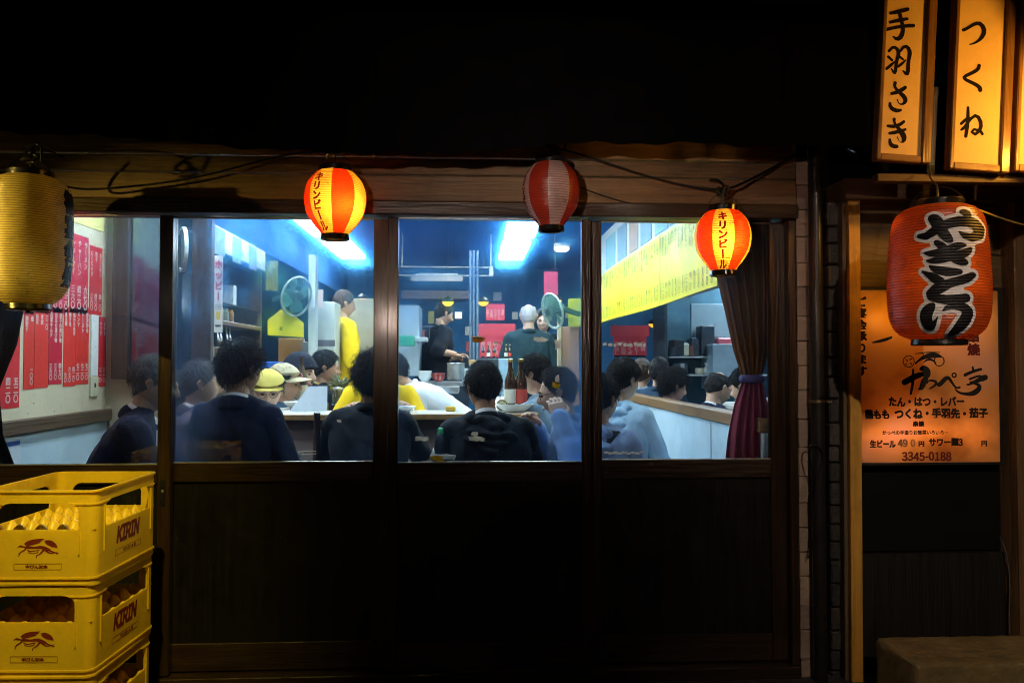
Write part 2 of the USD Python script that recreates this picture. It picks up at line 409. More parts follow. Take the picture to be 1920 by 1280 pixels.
t = thing('dado_panel', 'pale blue panel with dark wooden rail along cream wall', 'wainscot', (XL, .06, FZ))
part(t, 'panel', box(XL, XL + .018, .06, 1.19, FZ, 1.02), bluewhite)
part(t, 'rail', box(XL, XL + .045, .06, 1.19, 1.022, 1.085), wood('rail_wood', (.10, .06, .035), 'y', .45))
t = thing('partition', 'low pale blue partition with a worn brown wooden rail', 'partition', (XR, .1, FZ))
part(t, 'panel', box(XR, XR + .04, .1, 3.3, FZ, 1.028), bluewhite)
part(t, 'seam_strip', box(XR - .004, XR, .845, .851, FZ, 1.02, .001), M('seam', (.3, .4, .45)))
part(t, 'rail', box(XR - .012, XR + .07, .1, 3.3, 1.03, 1.095, .006), wood('partition_rail_wood', (.22, .12, .05), 'y', .4))

# ---------------------------------------------------------------- the shop front
fz = lambda py, px=850, Y=0.0: P(px, py, Y)[2]
fx = lambda px, py=650, Y=0.0: P(px, py, Y)[0]
fascia_m = [wood('fascia_wood_a', (.17, .105, .05), 'x', .55, .5), wood('fascia_wood_b', (.13, .082, .04), 'x', .6, .5), wood('fascia_wood_c', (.20, .13, .06), 'x', .55, .5)]
frame_m = wood('door_frame_wood', (.030, .016, .008), 'z', .32, .35, coat=.25)
frame_h = wood('door_rail_wood', (.030, .016, .008), 'x', .32, .35, coat=.25)
panel_m = wood('door_panel_wood', (.006, .005, .004), 'z', .5, .5, coat=.05)
def scuffed(name, col, seed):
    c = np.array(col)
    return usdkit.material(stage, '/World/Looks/' + name, {
        'g': ('geometry', {}), 'o': ('vector_math', {'math_type': 'add', 'vector2': (seed * 5.1, 0, seed * 2.3)}), 'm': ('mapping', {'scale': (22, 22, 1.0)}), 'n': ('noise_texture', {'scale': 2.0, 'detail': 6.0, 'roughness': .65}),
        'r': ('rgb_ramp', {'ramp': [(.3, tuple(c * .4)), (.5, tuple(c)), (.8, tuple(c * 2.2))]}),
        'm2': ('mapping', {'scale': (1.2, 1, 1.6)}), 'n2': ('noise_texture', {'scale': 3.0, 'detail': 8.0, 'roughness': .8, 'distortion': 1.2}), 'f2': ('map_range', {'from_min': .56, 'from_max': .74, 'to_min': 0.0, 'to_max': .6, 'clamp': True}), 'x2': ('mix_color', {'b': tuple(c * 3 + .004)}),
        'n3': ('noise_texture', {'scale': 150.0, 'detail': 1.0}), 'f3': ('map_range', {'from_min': .80, 'from_max': .82, 'to_min': 0.0, 'to_max': .9, 'clamp': True}), 'x3': ('mix_color', {'b': (.5, .46, .4)}),
        'b': ('bump', {'strength': .3, 'distance': .01}), 'rr': ('map_range', {'from_min': .3, 'from_max': .7, 'to_min': .3, 'to_max': .7}), 'p': ('principled_bsdf', {'specular_ior_level': .3})},
        [('g.position', 'o.vector1'), ('o.vector', 'm.vector'), ('m.vector', 'n.vector'), ('n.fac', 'r.fac'), ('o.vector', 'm2.vector'), ('m2.vector', 'n2.vector'), ('n2.fac', 'f2.value'), ('f2.result', 'x2.fac'), ('r.color', 'x2.a'), ('o.vector', 'n3.vector'), ('n3.fac', 'f3.value'), ('f3.result', 'x3.fac'), ('x2.result', 'x3.a'), ('x3.result', 'p.base_color'), ('n.fac', 'b.height'), ('b.normal', 'p.normal'), ('n2.fac', 'rr.value'), ('rr.result', 'p.roughness')], surface='p.BSDF')


blackpaint = M('black_paint', (.004, .004, .004), .7, .4, spec=.15)
canvas = M('black_canvas', (.003, .003, .0033), 1.0, .4, 8, .2, spec=0.0)
X0, X1 = -2.4, fx(1489)
front = thing('izakaya_building', 'dark wooden restaurant front with board fascia above four glazed doors', 'building', (0, 0, 0))
zs = [fz(y) for y in (382.5, 333, 301, 262)]
for k in range(3):
    part(front, 'fascia_board', box(X0, X1, -.045 + .004 * (k % 2), 0, zs[k] + .0025, zs[k + 1] - .0025, .004), fascia_m[k])
part(front, 'head_rail', box(X0, X1, -.06, .085, fz(408), zs[0], .004), frame_h)
part(front, 'upper_wall', box(X0, fx(1530), -.01, .2, zs[3] + .002, 5.4), blackpaint)
part(front, 'threshold', box(X0, X1, -.05, .12, 0.0, .05), frame_h)
part(front, 'corner_post', box(fx(1474), X1 - .002, -.035, .1, .05, fz(409), .004), frame_m)
part(front, 'corner_post', box(X0, fx(-78), -.035, .1, .05, fz(409), .004), frame_m)
part(front, 'unseen_roof', box(X0, 4.8, .2, 7.4, CZ + .13, CZ + .2), blackpaint)  # out of view, blocks sky light over the rooms

aw = thing('awning', 'black sagging canvas awning above the lantern row', 'awning', (0, -.3, zs[3]))
rnd = random.Random(5)
hx = [fx(p, 650, -.5) for p in (-200, 0, 150, 300, 430, 550, 700, 840, 940, 1000, 1040, 1200, 1330, 1450, 1530)]
hz = [P(960, p, -.5)[2] for p in (258, 260, 266, 274, 280, 289, 291, 286, 287, 275, 268, 264, 266, 268, 262)]
hem = lambda x: PchipInterpolator(hx, hz)(np.clip(x, hx[0], hx[-1])) + .005 * np.sin(x * 17.0) + .004 * np.sin(x * 41.0 + 1)
def aw_f(u, v):
    x = X0 + u * (fx(1528) - X0); k = (v - .6) / .4; fold = .012 * np.sin(x * 9 + v * 3) * np.clip(v, 0, 1)
    return np.stack([x, -.02 - .48 * np.minimum(v / .6, 1) + fold * (v > .3), np.where(v < .6, zs[3] + .62 - .5 * v, (zs[3] + .32) * (1 - k) + hem(x) * k)], -1)
part(aw, 'canvas', slab(sheet(aw_f, 140, 24), .004), canvas, True)
for x in np.linspace(X0 + .5, fx(1400), 5): part(aw, 'seam', box(x, x + .012, -.512, -.507, zs[3] + .02, zs[3] + .3, .001), M('canvas_seam', (.003, .003, .0033), 1.0, spec=0.0))
for x in np.linspace(X0 + .1, fx(1520), 5):
    part(aw, 'bracket', beam((x, -.015, zs[3] + .25), (x, -.47, zs[3] + .3), .02), black_metal)

bead_m = M('aluminium_bead', (.55, .54, .5), .35, .15, metal=.8)
GT, GB, RB = fz(411), fz(866), fz(901)
def sliding_door(pxl, pgl, pgr, pxr, y, seed, label, lock=False, fog=(.46, .78, .4), mist=(0.0, 1.15)):
    xl, gl, gr, xr = (fx(p, 650, y) for p in (pxl, pgl, pgr, pxr))
    t = thing('sliding_door', label, 'door', ((xl + xr) / 2, y, .05))
    part(t, 'stile', box(xl, gl, y - .02, y + .02, .055, fz(409) - .003, .004), frame_m); part(t, 'stile', box(gr, xr, y - .02, y + .02, .055, fz(409) - .003, .004), frame_m)
    part(t, 'top_rail', box(gl, gr, y - .017, y + .017, GT, fz(409) - .003, .003), frame_h)
    part(t, 'middle_rail', box(gl, gr, y - .019, y + .019, RB, GB, .003), frame_h)
    part(t, 'bottom_rail', box(gl, gr, y - .017, y + .017, .055, .17, .003), frame_h)
    part(t, 'lower_panel', box(gl, gr, y - .006, y + .006, .17, RB, .001), scuffed(f'door_panel_{seed}', (.006, .005, .004), seed))
    part(t, 'glazing_bead', box(gl, gr, y - .0205, y - .004, GB, GB + .0055, .001), bead_m)
    part(t, 'glazing_bead', box(gl, gr, y - .0205, y - .004, GT - .004, GT, .001), bead_m)
    part(t, 'glass_pane', box(gl, gr, y - .002, y + .002, GB, GT, 0), window_glass(f'glass_{seed}', seed, *fog, xc=(gl + gr) / 2 + mist[0] * (gr - gl) / 2, hw=(gr - gl) / 2 * mist[1], zt=GT), smooth=False)
    if lock:
        c = P(305, 920, y - .021); lp = part(t, 'lock_plate', box(c[0] - .011, c[0] + .011, y - .024, y - .02, c[2] - .06, c[2] + .045, .002), black_metal)
        k = lathe([(0, .002), (.004, .002), (.006, 0)], 16); k.apply_transform(trimesh.transformations.rotation_matrix(PI / 2, [1, 0, 0])); k.apply_translation((c[0], y - .0245, c[2])); part(Node(lp.path, t.M), 'keyhole', k, bead_m)
    return t


D1 = sliding_door(-78, -55, 300, 325, -.012, 1, 'glazed sliding door behind the cream lantern and yellow crates', True, (.46, .78, .2))
D2 = sliding_door(318, 329, 701, 741, .034, 2, 'glazed sliding door showing two suited backs below a lit lantern', fog=(.36, .66, .62), mist=(.22, 1.2))
D3 = sliding_door(727, 747, 1090, 1107, -.012, 3, 'glazed sliding door below the unlit red and white lantern', fog=(.38, .70, .55), mist=(-.12, 1.1))
D4 = sliding_door(1099, 1127, 1441, 1475, .034, 4, 'glazed sliding door with a tied brown curtain behind it', fog=(.42, .74, .3), mist=(0, 1.3))

# torn sticker remains and tape on the panes
def scrap(door, y, px, py, w, h, mat, seed, name='torn_sticker'):
    r = np.random.default_rng(seed); c = P(px, py, y - .004); n = 22
    a = np.sort(r.uniform(0, 2 * PI, n)); rad = 1 - .38 * r.random(n) ** 2
    s = 1.0 / 1500 * (c[1] - CAM[1]) / 2
    sup = np.maximum(np.abs(np.cos(a)), np.abs(np.sin(a)))
    poly = shapely.Polygon(np.stack([np.cos(a) / sup * rad * w * s, np.sin(a) / sup * rad * h * s], 1)).buffer(0)
    part(door, name, placed(poly, .0006, c, (1, 0, 0), (0, 0, 1), .0004), mat, smooth=False)


white_paper = M('white_paper', (.72, .70, .64), .8, .2, 30, .1, dirt=(.45, .3, .15), trans=.6)
tan_paper = M('brown_paper', (.45, .24, .07), .8, .4, 40, .1, trans=.5)
yel_paper = M('yellowed_paper', (.62, .46, .08), .8, .3, 60, .2, trans=.5)
for a in [(D3, -.012, 897, 637, 26, 12, tan_paper, 3), (D3, -.012, 893, 632, 22, 5, white_paper, 4), (D3, -.012, 1014, 636, 29, 10, white_paper, 5), (D3, -.012, 1046, 646, 13, 20, white_paper, 6),
          (D3, -.012, 1045, 711, 9, 18, white_paper, 7), (D3, -.012, 1043, 722, 15, 13, yel_paper, 8), (D3, -.012, 894, 821, 32, 12, white_paper, 9), (D3, -.012, 890, 813, 14, 8, white_paper, 10),
          (D3, -.012, 791, 822, 27, 9, white_paper, 11), (D3, -.012, 820, 859, 27, 13, yel_paper, 12), (D2, .034, 636, 789, 9, 6, white_paper, 14), (D3, -.012, 929, 643, 8, 7, white_paper, 15),
          (D3, -.012, 940, 643, 5, 5, white_paper, 16)]:
    scrap(*a)
for k, (px, w) in enumerate([(1134, 8), (1144, 9), (1153, 6), (1162, 10), (1172, 7), (1181, 12), (1192, 9), (1200, 8), (1208, 6)]):
    scrap(D4, .034, px, 646 + (k % 3) - 1, w, 7, white_paper, 30 + k)
for k in range(9):
    scrap(D4, .034, 1136 + k * 8.5, 848 + (k % 2) * 1.5, 10, 5, white_paper, 50 + k)
for a in [(D3, 837, 397), (D3, 907, 398), (D2, 515, 409)]: pass

# ---------------------------------------------------------------- the corner strip, pipe, bricks and the yakitori front
side_front = thing('yakitori_building', 'dark narrow shop front with orange lit post and menu sign', 'building', (fx(1600), 0, 0))
tile_ms = [M(f'siding_{k}', c, .6, .2, 20, .3, 50, stretch=(1, 1, 5), dirt=(.12, .09, .07)) for k, c in enumerate([(.34, .25, .20), (.29, .21, .17), (.38, .28, .21)])]
rnd = random.Random(9)
py = 300.0
while py < 1330:
    h = rnd.uniform(44, 56)
    part(side_front, 'siding_block', box(fx(1490.5), fx(1519), -.03 + rnd.uniform(-.002, .002), .06, fz(py + h, 1500) + .0015, fz(py, 1500) - .0015, .003), tile_ms[rnd.randrange(3)])
    py += h
brick_ms = [M(f'dark_brick_{k}', c, .55, .5, 25, .6, 60) for k, c in enumerate([(.035, .03, .028), (.05, .043, .038), (.028, .026, .026)])]
py = 380.0
while py < 1330:
    h = rnd.uniform(28, 48)
    part(side_front, 'brick', box(fx(1547), fx(1573), -.035 + rnd.uniform(-.006, .004), .06, fz(py + h, 1560) + .003, fz(py, 1560) - .003, .006), brick_ms[rnd.randrange(3)])
    py += h
part(side_front, 'backing_wall', box(fx(1489), 4.6, .062, .16, 0, 5.4), blackpaint)
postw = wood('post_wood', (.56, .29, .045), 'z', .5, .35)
dkwood = wood('niche_wood', (.06, .04, .022), 'x', .55, .5)
# the post leans out by a finger's width, as in the photograph
a, b = P(1593, 300, -.06), P(1600, 1295, -.06)
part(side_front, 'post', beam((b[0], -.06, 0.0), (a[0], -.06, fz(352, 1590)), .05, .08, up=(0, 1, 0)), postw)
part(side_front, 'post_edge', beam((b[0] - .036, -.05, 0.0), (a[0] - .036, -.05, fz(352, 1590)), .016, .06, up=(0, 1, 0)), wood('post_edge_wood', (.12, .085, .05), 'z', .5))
part(side_front, 'lintel', box(fx(1578, 360, -.1), 4.6, -.13, .06, fz(377, 1700, -.1), fz(338, 1700, -.1), .005), wood('lintel_wood', (.085, .045, .022), 'x', .5))
part(side_front, 'upper_panel', box(fx(1608), fx(1890), -.012, .06, fz(540, 1740), fz(379, 1740), .003), wood('plywood', (.12, .075, .03), 'x', .6))
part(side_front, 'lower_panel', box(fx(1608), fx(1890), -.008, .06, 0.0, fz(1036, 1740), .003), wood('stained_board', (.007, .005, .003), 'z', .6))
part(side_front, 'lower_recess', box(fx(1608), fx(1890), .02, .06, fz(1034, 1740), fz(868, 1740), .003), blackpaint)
part(side_front, 'right_post', box(fx(1893, 650, -.06), fx(1935, 650, -.06), -.1, .06, 0, fz(379, 1740), .004), wood('right_post_wood', (.16, .09, .04), 'z', .5))
part(side_front, 'upper_beam', box(fx(1530), fx(1660), -.04, .06, fz(262, 1600), fz(236, 1600), .004), blackpaint)

dp = thing('drainpipe', 'black drainpipe with a shiny clamp beside the dark brick strip', 'pipe', (fx(1532), -.06, 0))
x = fx(1532, 650, -.07)
part(dp, 'pipe', tube([(x, -.07, 0), (x, -.07, 1.0), (x - .004, -.07, fz(200, 1530))], .029, 20), M('pipe_black', (.014, .013, .012), .35, .3, coat=.3))
z = fz(752, 1532, -.07); part(dp, 'clamp', lathe([(.0295, -.006), (.033, -.006), (.033, .006), (.0295, .006)], 24, at=(x, -.07, z)), M('brass_clamp', (.6, .48, .25), .25, metal=1.0))
part(dp, 'clamp_bolt', box(x + .03, x + .046, -.11, -.085, z - .005, z + .005), bead_m)
part(dp, 'wrapped_wire', tube(spline([(x - .03, -.11, fz(885, 1518)), (x - .01, -.106, fz(835, 1525)), (x + .008, -.108, fz(850, 1530)), (x - .004, -.106, fz(868, 1526)), (x - .03, -.09, fz(960, 1512)), (x - .045, -.06, fz(1040, 1503))], 40), .003, 6), black_metal)

# stone step
stone = M('step_stone', (.24, .17, .07), .6, .45, 7, .9, 26, dirt=(.05, .05, .03))
a = PZ(1655, 1193, .225); b = PZ(1712, 1245, .225); st = box(b[0] + .01, b[0] + .95, b[1], a[1], .0, .225, .012)
st = tm(m3.Manifold(m3.Mesh(np.array(st.vertices, np.float32), np.array(st.faces, np.uint32))).refine_to_length(.02)); nz = meshkit.fbm(st.vertices * 16, 4) - .5
st.vertices = st.vertices + np.array([0, 0, 1]) * (nz * .012)[:, None] - np.array([0, 1, 0]) * (nz * .01)[:, None]
single('stone_step', st, stone, 'rough low stone block at the foot of the yakitori front', 'step', smooth=40)
wr = tube(spline([P(1875, 1005, -.03), P(1888, 1045, -.035), P(1893, 1120, -.04), P(1893, 1200, -.03)], 20), .0022, 6)
single('loose_wire', wr, M('grey_wire', (.09, .085, .08), .5), 'thin grey wire drooping beside the right post of the yakitori front', 'wire')

# the black gap above: dim wall, brace, conduit and an unlit spotlight
gap = thing('neighbour_building', 'dim block wall glimpsed behind the black brace at top', 'building', (fx(1580, 100, .6), .6, 0))
blk = [M(f'block_{k}', c, .8, .3, 12, .4, 40) for k, c in enumerate([(.20, .16, .09), (.17, .14, .085)])]
for r in range(8):
    for c in range(5):
        xx = 2.55 + c * .2 - (r % 2) * .1; zz = 2.9 + r * .145
        part(gap, 'block', box(xx + .002, xx + .196, .6, .68, zz + .002, zz + .141, .004), blk[(r * 3 + c) % 2])
part(gap, 'wall', box(2.2, 4.5, .682, .8, 2.5, 4.6), blackpaint)
br = thing('brace', 'black diagonal brace beam in the gap left of the signs', 'beam', tuple(P(1585, 40, .3)))
part(br, 'strut', beam(P(1520, 92, .3), P(1655, -40, .3), .06, .07), blackpaint)
part(br, 'lower_block', box(fx(1535, 150, .3), fx(1640, 150, .3), .3, .42, fz(200, 1580, .3), fz(88, 1580, .3), .01), blackpaint)
cd = single('conduit', tube([P(1534, 212, -.02), P(1590, 211.5, -.02), P(1650, 212, -.02)], .006, 10), M('conduit_metal', (.28, .23, .12), .4, metal=.7), 'thin metal conduit running level left of the signs', 'pipe')
sp = thing('spotlight', 'unlit black spotlight with glossy rim below the conduit', 'lamp', tuple(P(1597, 278, -.1)))
c = P(1597, 278, -.1); s_ = lathe([(0, .0), (.03, .0), (.042, .05), (.042, .075), (.036, .075), (.03, .03), (0, .025)], 28); s_.apply_transform(trimesh.transformations.rotation_matrix(PI * .62, [1, .35, 0])); s_.apply_translation(c)
part(sp, 'housing', s_, M('gloss_black', (.01, .01, .01), .12, coat=1.0)); part(sp, 'mount', beam(c + np.array([0, .02, .02]), c + np.array([0, .16, .06]), .014), black_metal)

# ---------------------------------------------------------------- paper lanterns
class Profile:
    def __init__(s, rows, R, H):
        a = np.array(rows, float); s.f = PchipInterpolator(a[:, 0] * H, a[:, 1] * R); s.R, s.H = R, H

    def base(s, t): return s.f(np.clip(t, 0, s.H))

    def r(s, t, pitch, amp): return s.base(t) - amp * (1 - np.abs(np.sin(PI * np.asarray(t) / pitch)) ** .7)


EGG = [(0, .52), (.02, .60), (.07, .71), (.2, .90), (.33, .98), (.43, 1.0), (.63, .94), (.82, .72), (.93, .53), (1, .43)]
TUB = [(0, .52), (.015, .66), (.05, .82), (.11, .94), (.2, .985), (.4, 1.0), (.7, .985), (.82, .94), (.9, .84), (.96, .68), (1, .50)]
BARREL = [(0, .50), (.015, .64), (.05, .78), (.11, .88), (.22, .93), (.45, .985), (.62, 1.0), (.8, .975), (.9, .90), (.96, .76), (1, .52)]


def wrap(node, prof, top, ang0, poly, mat, pitch, amp, name='lettering', lift=.0016, edge=.005, label=None):
    """Print laid on the lantern paper: poly in metres (x along the girth from ang0, y down from the top is negative)."""
    tr = extrude(poly, .001)
    keep = tr.face_normals[:, 2] > .5; v, f = tr.vertices, tr.faces[keep]
    v, f = trimesh.remesh.subdivide_to_size(v, f, edge, max_iter=12)
    tt = -v[:, 1]; r = prof.r(tt, pitch, amp) + lift; th = ang0 + v[:, 0] / (.45 * prof.R + .55 * r)
    w = np.stack([r * np.cos(th), r * np.sin(th), -tt], 1) + top
    return part(node, name, trimesh.Trimesh(w, f, process=False), mat, smooth=True, label=label)


LIT = (1.0, .60, .17)
lant_black = M('lantern_black', (.010, .009, .009), .25, .3, coat=.4)


hoop_m = M('bamboo_hoop', (.10, .045, .012), .7, .3)


def lantern(name, label, top, R, H, rows, panels, rot, bulb=0.0, bulb_t=.5, pitch=.0072, amp=.0016, group=None, tilt=0.0, cap_r=None, bulb_col=LIT, bulb_r=.022):
    """top: centre of the paper's upper rim; panels: paper materials round the girth, starting at angle rot (radians, from the camera side)."""
    top = np.array(top, float); t = thing(name, label, 'lantern', top, group=group)
    prof = Profile(rows, R, H); n = len(panels); face = math.atan2(CAM[1] - top[1], CAM[0] - top[0]) + rot
    rows_n = int(H / pitch * 5); tt = np.linspace(0, H, rows_n); rr = prof.r(tt, pitch, amp)
    for k, mm in enumerate(panels):
        w = lathe(np.stack([rr, -tt], 1), max(8, 96 // n), face + (k - .5) * 2 * PI / n, face + (k + .5) * 2 * PI / n, at=top)
        part(t, 'paper_panel', w, mm, smooth=True)
    nh = max(2, int(H / pitch / (1 if R > .12 else 1.35))); ts = np.linspace(.01 * H, .99 * H, nh * 36); sp_r = prof.base(ts) + .0006; sa = np.linspace(0, 2 * PI * nh, len(ts))
    part(t, 'hoop_spiral', tube(np.stack([sp_r * np.cos(sa), sp_r * np.sin(sa), -ts], 1) + top, .0007, 4), hoop_m, smooth=True)
    r0, r1 = prof.base(0) + .004, prof.base(H) + .003
    part(t, 'top_ring', lathe([(r0 - .014, .0), (r0, -.003), (r0 + .001, .018), (r0 - .003, .022), (r0 - .014, .02), (r0 - .014, 0)], 40, at=top), lant_black)
    part(t, 'bottom_ring', lathe([(r1 - .010, -.003), (r1, .002), (r1 + .002, -.016), (r1 - .001, -.02), (r1 - .010, -.018), (r1 - .010, -.003)], 40, at=top - [0, 0, H]), lant_black)
    hd = face + PI / 2; s = np.linspace(-1, 1, 17)
    arc = np.stack([r0 * s * math.cos(hd), r0 * s * math.sin(hd), .018 + .055 * (1 - np.abs(s) ** 2.4)], 1) + top
    part(t, 'wire_handle', tube(arc, .0018, 6), black_metal)
    sock = top + [0, 0, -H * bulb_t + bulb_r + .02]
    part(t, 'lamp_holder', lathe([(0, .05), (.014, .05), (.016, 0), (0, -.005)], 16, at=sock), lant_black)
    part(t, 'flex', tube([sock + [0, 0, .045], top + [0, 0, .02], top + [0, 0, .08]], .003, 6), black_metal)
    b = trimesh.creation.icosphere(2, bulb_r); b.apply_translation(top - [0, 0, H * bulb_t] + (np.array([math.cos(face - rot + .35), math.sin(face - rot + .35), 0]) * R * .60 if bulb else 0))
    part(t, 'bulb', b, emitter(f'bulb_{bulb:g}', bulb_col, bulb) if bulb else glassy('dead_bulb', (.9, .9, .9), .2), smooth=True)
    return t, prof, top, face


red_p = paper('red_lantern_paper', (.85, .050, .006), .72); cream_p = paper('cream_lantern_paper', (.90, .58, .08), .66)
pink_p = paper('pale_lantern_paper', (.62, .42, .40), .4); dred_p = paper('dull_red_lantern_paper', (.50, .03, .012), .4)
ink_red = paper('lantern_red_ink', (.28, .010, .003), .5, .02); ink_black = M('lantern_black_ink', (.006, .005, .008), .5, .3); ink_white = M('lantern_white_ink', (.86, .82, .84), .5, .08)
kirin = col_text('キリンビール', .0385, .98, bold=3, widen=1.05)
LY = -.2
def px_r(px, d): return px * d / 1500
T1 = P(629, 322, LY); T2 = P(1033, 307, LY); T3 = P(1355, 396, LY)
dd = LY - CAM[1]
K1, pf, tp, fa = lantern('kirin_lantern', 'lit red and cream striped lantern before the second door, marked キリンビール', T1, px_r(57, dd), px_r(119, dd), EGG, [cream_p, red_p] * 4, math.radians(-30), 100.0, .56, group='small striped beer lanterns')
wrap(K1, pf, tp, fa - .10, affinity.translate(kirin, 0, -.022), ink_red, .0072, .0016)
K2, pf, tp, fa = lantern('kirin_lantern', 'unlit red and white striped lantern hanging over the third door', T2, px_r(54, dd), px_r(120, dd), EGG, [pink_p, dred_p] * 4, math.radians(17), 0, .52, group='small striped beer lanterns')
wrap(K2, pf, tp, fa - PI / 2, affinity.translate(kirin, 0, -.022), ink_red, .0072, .0016)
K3, pf, tp, fa = lantern('kirin_lantern', 'lit red and cream striped lantern in front of the curtain, marked キリンビール', T3, px_r(53, dd), px_r(115, dd), EGG, [cream_p, red_p] * 4, math.radians(1), 82.0, .55, group='small striped beer lanterns')
wrap(K3, pf, tp, fa - .02, affinity.translate(kirin, 0, -.018), ink_red, .0072, .0016)
yel_p = paper('old_cream_paper', (.82, .66, .20), .3, .07)
TL = P(57, 332, -.35); dL = -.35 - CAM[1]
K4, pf, tp, fa = lantern('cream_lantern', 'large unlit cream paper lantern with worn black characters, far left', TL, px_r(71, dL), px_r(234, dL), TUB, [yel_p] * 4, math.radians(20), 0, .5, .0088, .0022)
wrap(K4, pf, tp, fa + .78, affinity.translate(col_text('御宴会処', .095, .95, bold=4, widen=.8), 0, -.055), ink_black, .0088, .0022)
ball = trimesh.creation.icosphere(2, .008); ball.apply_translation(tp - [0, 0, pf.H + .022]); part(K4, 'finial', ball, lant_black, smooth=True)

YAKI = [[(352, 368, 18), (400, 375, 30), (470, 330, 36), (560, 285, 40), (680, 262, 44), (775, 290, 44), (800, 345, 42), (760, 395, 36), (690, 385, 26), (645, 352, 6)],
        [(440, 225, 24), (475, 250, 48), (510, 320, 44), (560, 400, 36), (578, 420, 24)], [(675, 185, 20), (715, 210, 32), (700, 245, 22), (640, 262, 10)],
        [(392, 512, 9), (450, 520, 28), (540, 505, 34), (630, 468, 30), (678, 462, 16)], [(412, 578, 10), (480, 578, 30), (580, 555, 34), (680, 525, 34), (722, 490, 14)],
        [(478, 432, 20), (520, 470, 32), (600, 560, 36), (670, 600, 30), (692, 608, 12)], [(428, 622, 8), (480, 655, 30), (560, 675, 36), (640, 678, 22)],
        [(378, 665, 10), (430, 700, 26), (490, 745, 36), (520, 765, 26)], [(728, 705, 26), (690, 730, 36), (580, 765, 36), (470, 820, 46), (430, 862, 34), (510, 895, 36), (620, 900, 40), (675, 890, 38)],
        [(445, 940, 20), (410, 985, 44), (395, 1060, 44), (420, 1110, 38), (460, 1075, 14), (478, 1040, 5)],
        [(520, 985, 8), (570, 955, 24), (640, 955, 34), (690, 990, 38), (680, 1060, 46), (625, 1140, 38), (575, 1180, 16)]]
TR = P(1757, 388, -.6); dR = -.6 - CAM[1]
bigred = paper('orange_red_lantern_paper', (.82, .15, .018), .62, .08)
K5, pf, tp, fa = lantern('yakitori_lantern', 'large red paper lantern with bold white edged やきとり before the menu sign', TR, px_r(91, dR), px_r(258, dR), BARREL, [bigred] * 6, 0, 15.0, .55, .0100, .0028)
S = dR / 1500 / 4.414
yk = affinity.translate(affinity.scale(brush(YAKI), S, S, origin=(0, 0)), -487 * S, 75 * S)
yk = shapely.transform(yk, lambda c: np.stack([pf.R * np.arcsin(np.clip(c[:, 0] / pf.R, -.98, .98)), c[:, 1]], 1)).buffer(0)
wrap(K5, pf, tp, fa, yk.buffer(.012).buffer(.004).buffer(-.004), ink_white, .01, .0028, 'letter_outline', .0032, .0035)
wrap(K5, pf, tp, fa, yk, ink_black, .01, .0028, 'lettering', .0050, .0035)
rag = tube(spline([P(1635, 642, -.6), P(1655, 638, -.6), P(1672, 632, -.6)], 8), [.002, .004, .005, .006, .006, .006, .005, .004], 8)
part(K5, 'torn_flap', rag, lant_black)

# cable strung between the lanterns
def cable(name, pts, r, label, n=60):
    return single(name, tube(spline(pts, n), r, 6), black_metal, label, 'cable')


cable('lantern_cable', [P(60, 290, -.25), P(110, 345, -.16), P(220, 352, -.1), P(400, 325, -.08), P(530, 292, -.07), P(620, 288, -.15)], .0045, 'black cable drooping between the cream lantern and the lit lantern')
cable('lantern_cable', [P(1033, 276, -.16), P(1120, 300, -.1), P(1230, 335, -.08), P(1310, 352, -.1), P(1362, 356, -.18)], .0045, 'black cable between the unlit lantern and the curtain lantern')
cable('lantern_cable', [P(1362, 356, -.18), P(1420, 330, -.12), P(1480, 297, -.08), P(1530, 272, -.06)], .006, 'black cable rising from the curtain lantern to the pipe corner')
cable('lantern_cable', [P(1085, 350, -.06), P(1140, 370, -.055), P(1200, 386, -.055)], .003, 'thin cable sagging on the fascia right of the unlit lantern')
for q, lab in ((T1, 'black hook and knotted cable over the first lit lantern'), (T2, 'black hook and knotted cable over the unlit lantern'), (T3, 'tangled black cable knot over the curtain lantern'), (TL, 'black hook over the cream lantern')):
    h = thing('hook', lab, 'hook', q + [0, 0, .07])
    part(h, 'rod', tube(spline([q + [0, 0, .068], q + [.004, 0, .10], q + [-.006, .05, .14], q + [0, abs(q[1]) - .04, .16]], 14), .004, 6), black_metal)
    rr_ = np.random.default_rng(int(q[0] * 100) % 97)
    kn = [q + [0, .0, .075] + rr_.normal(0, 1, 3) * [.022, .008, .016] for _ in range(11)]
    part(h, 'cable_knot', tube(spline(kn, 70), .0045, 6), black_metal)
cable('bare_wire', [P(1748, 318, -.45), P(1745, 335, -.5), P(1757, 352, -.58), P(1758, 375, -.6)], .0028, 'short wire from which the red lantern hangs', 20)
cable_y = single('yellow_wire', tube(spline([P(1803, 384, -.5), P(1830, 392, -.45), P(1880, 410, -.35), P(1935, 425, -.3)], 30), .0035, 6), M('yellow_wire', (.45, .34, .08), .5), 'pale yellow wire trailing right from the red lantern', 'wire')

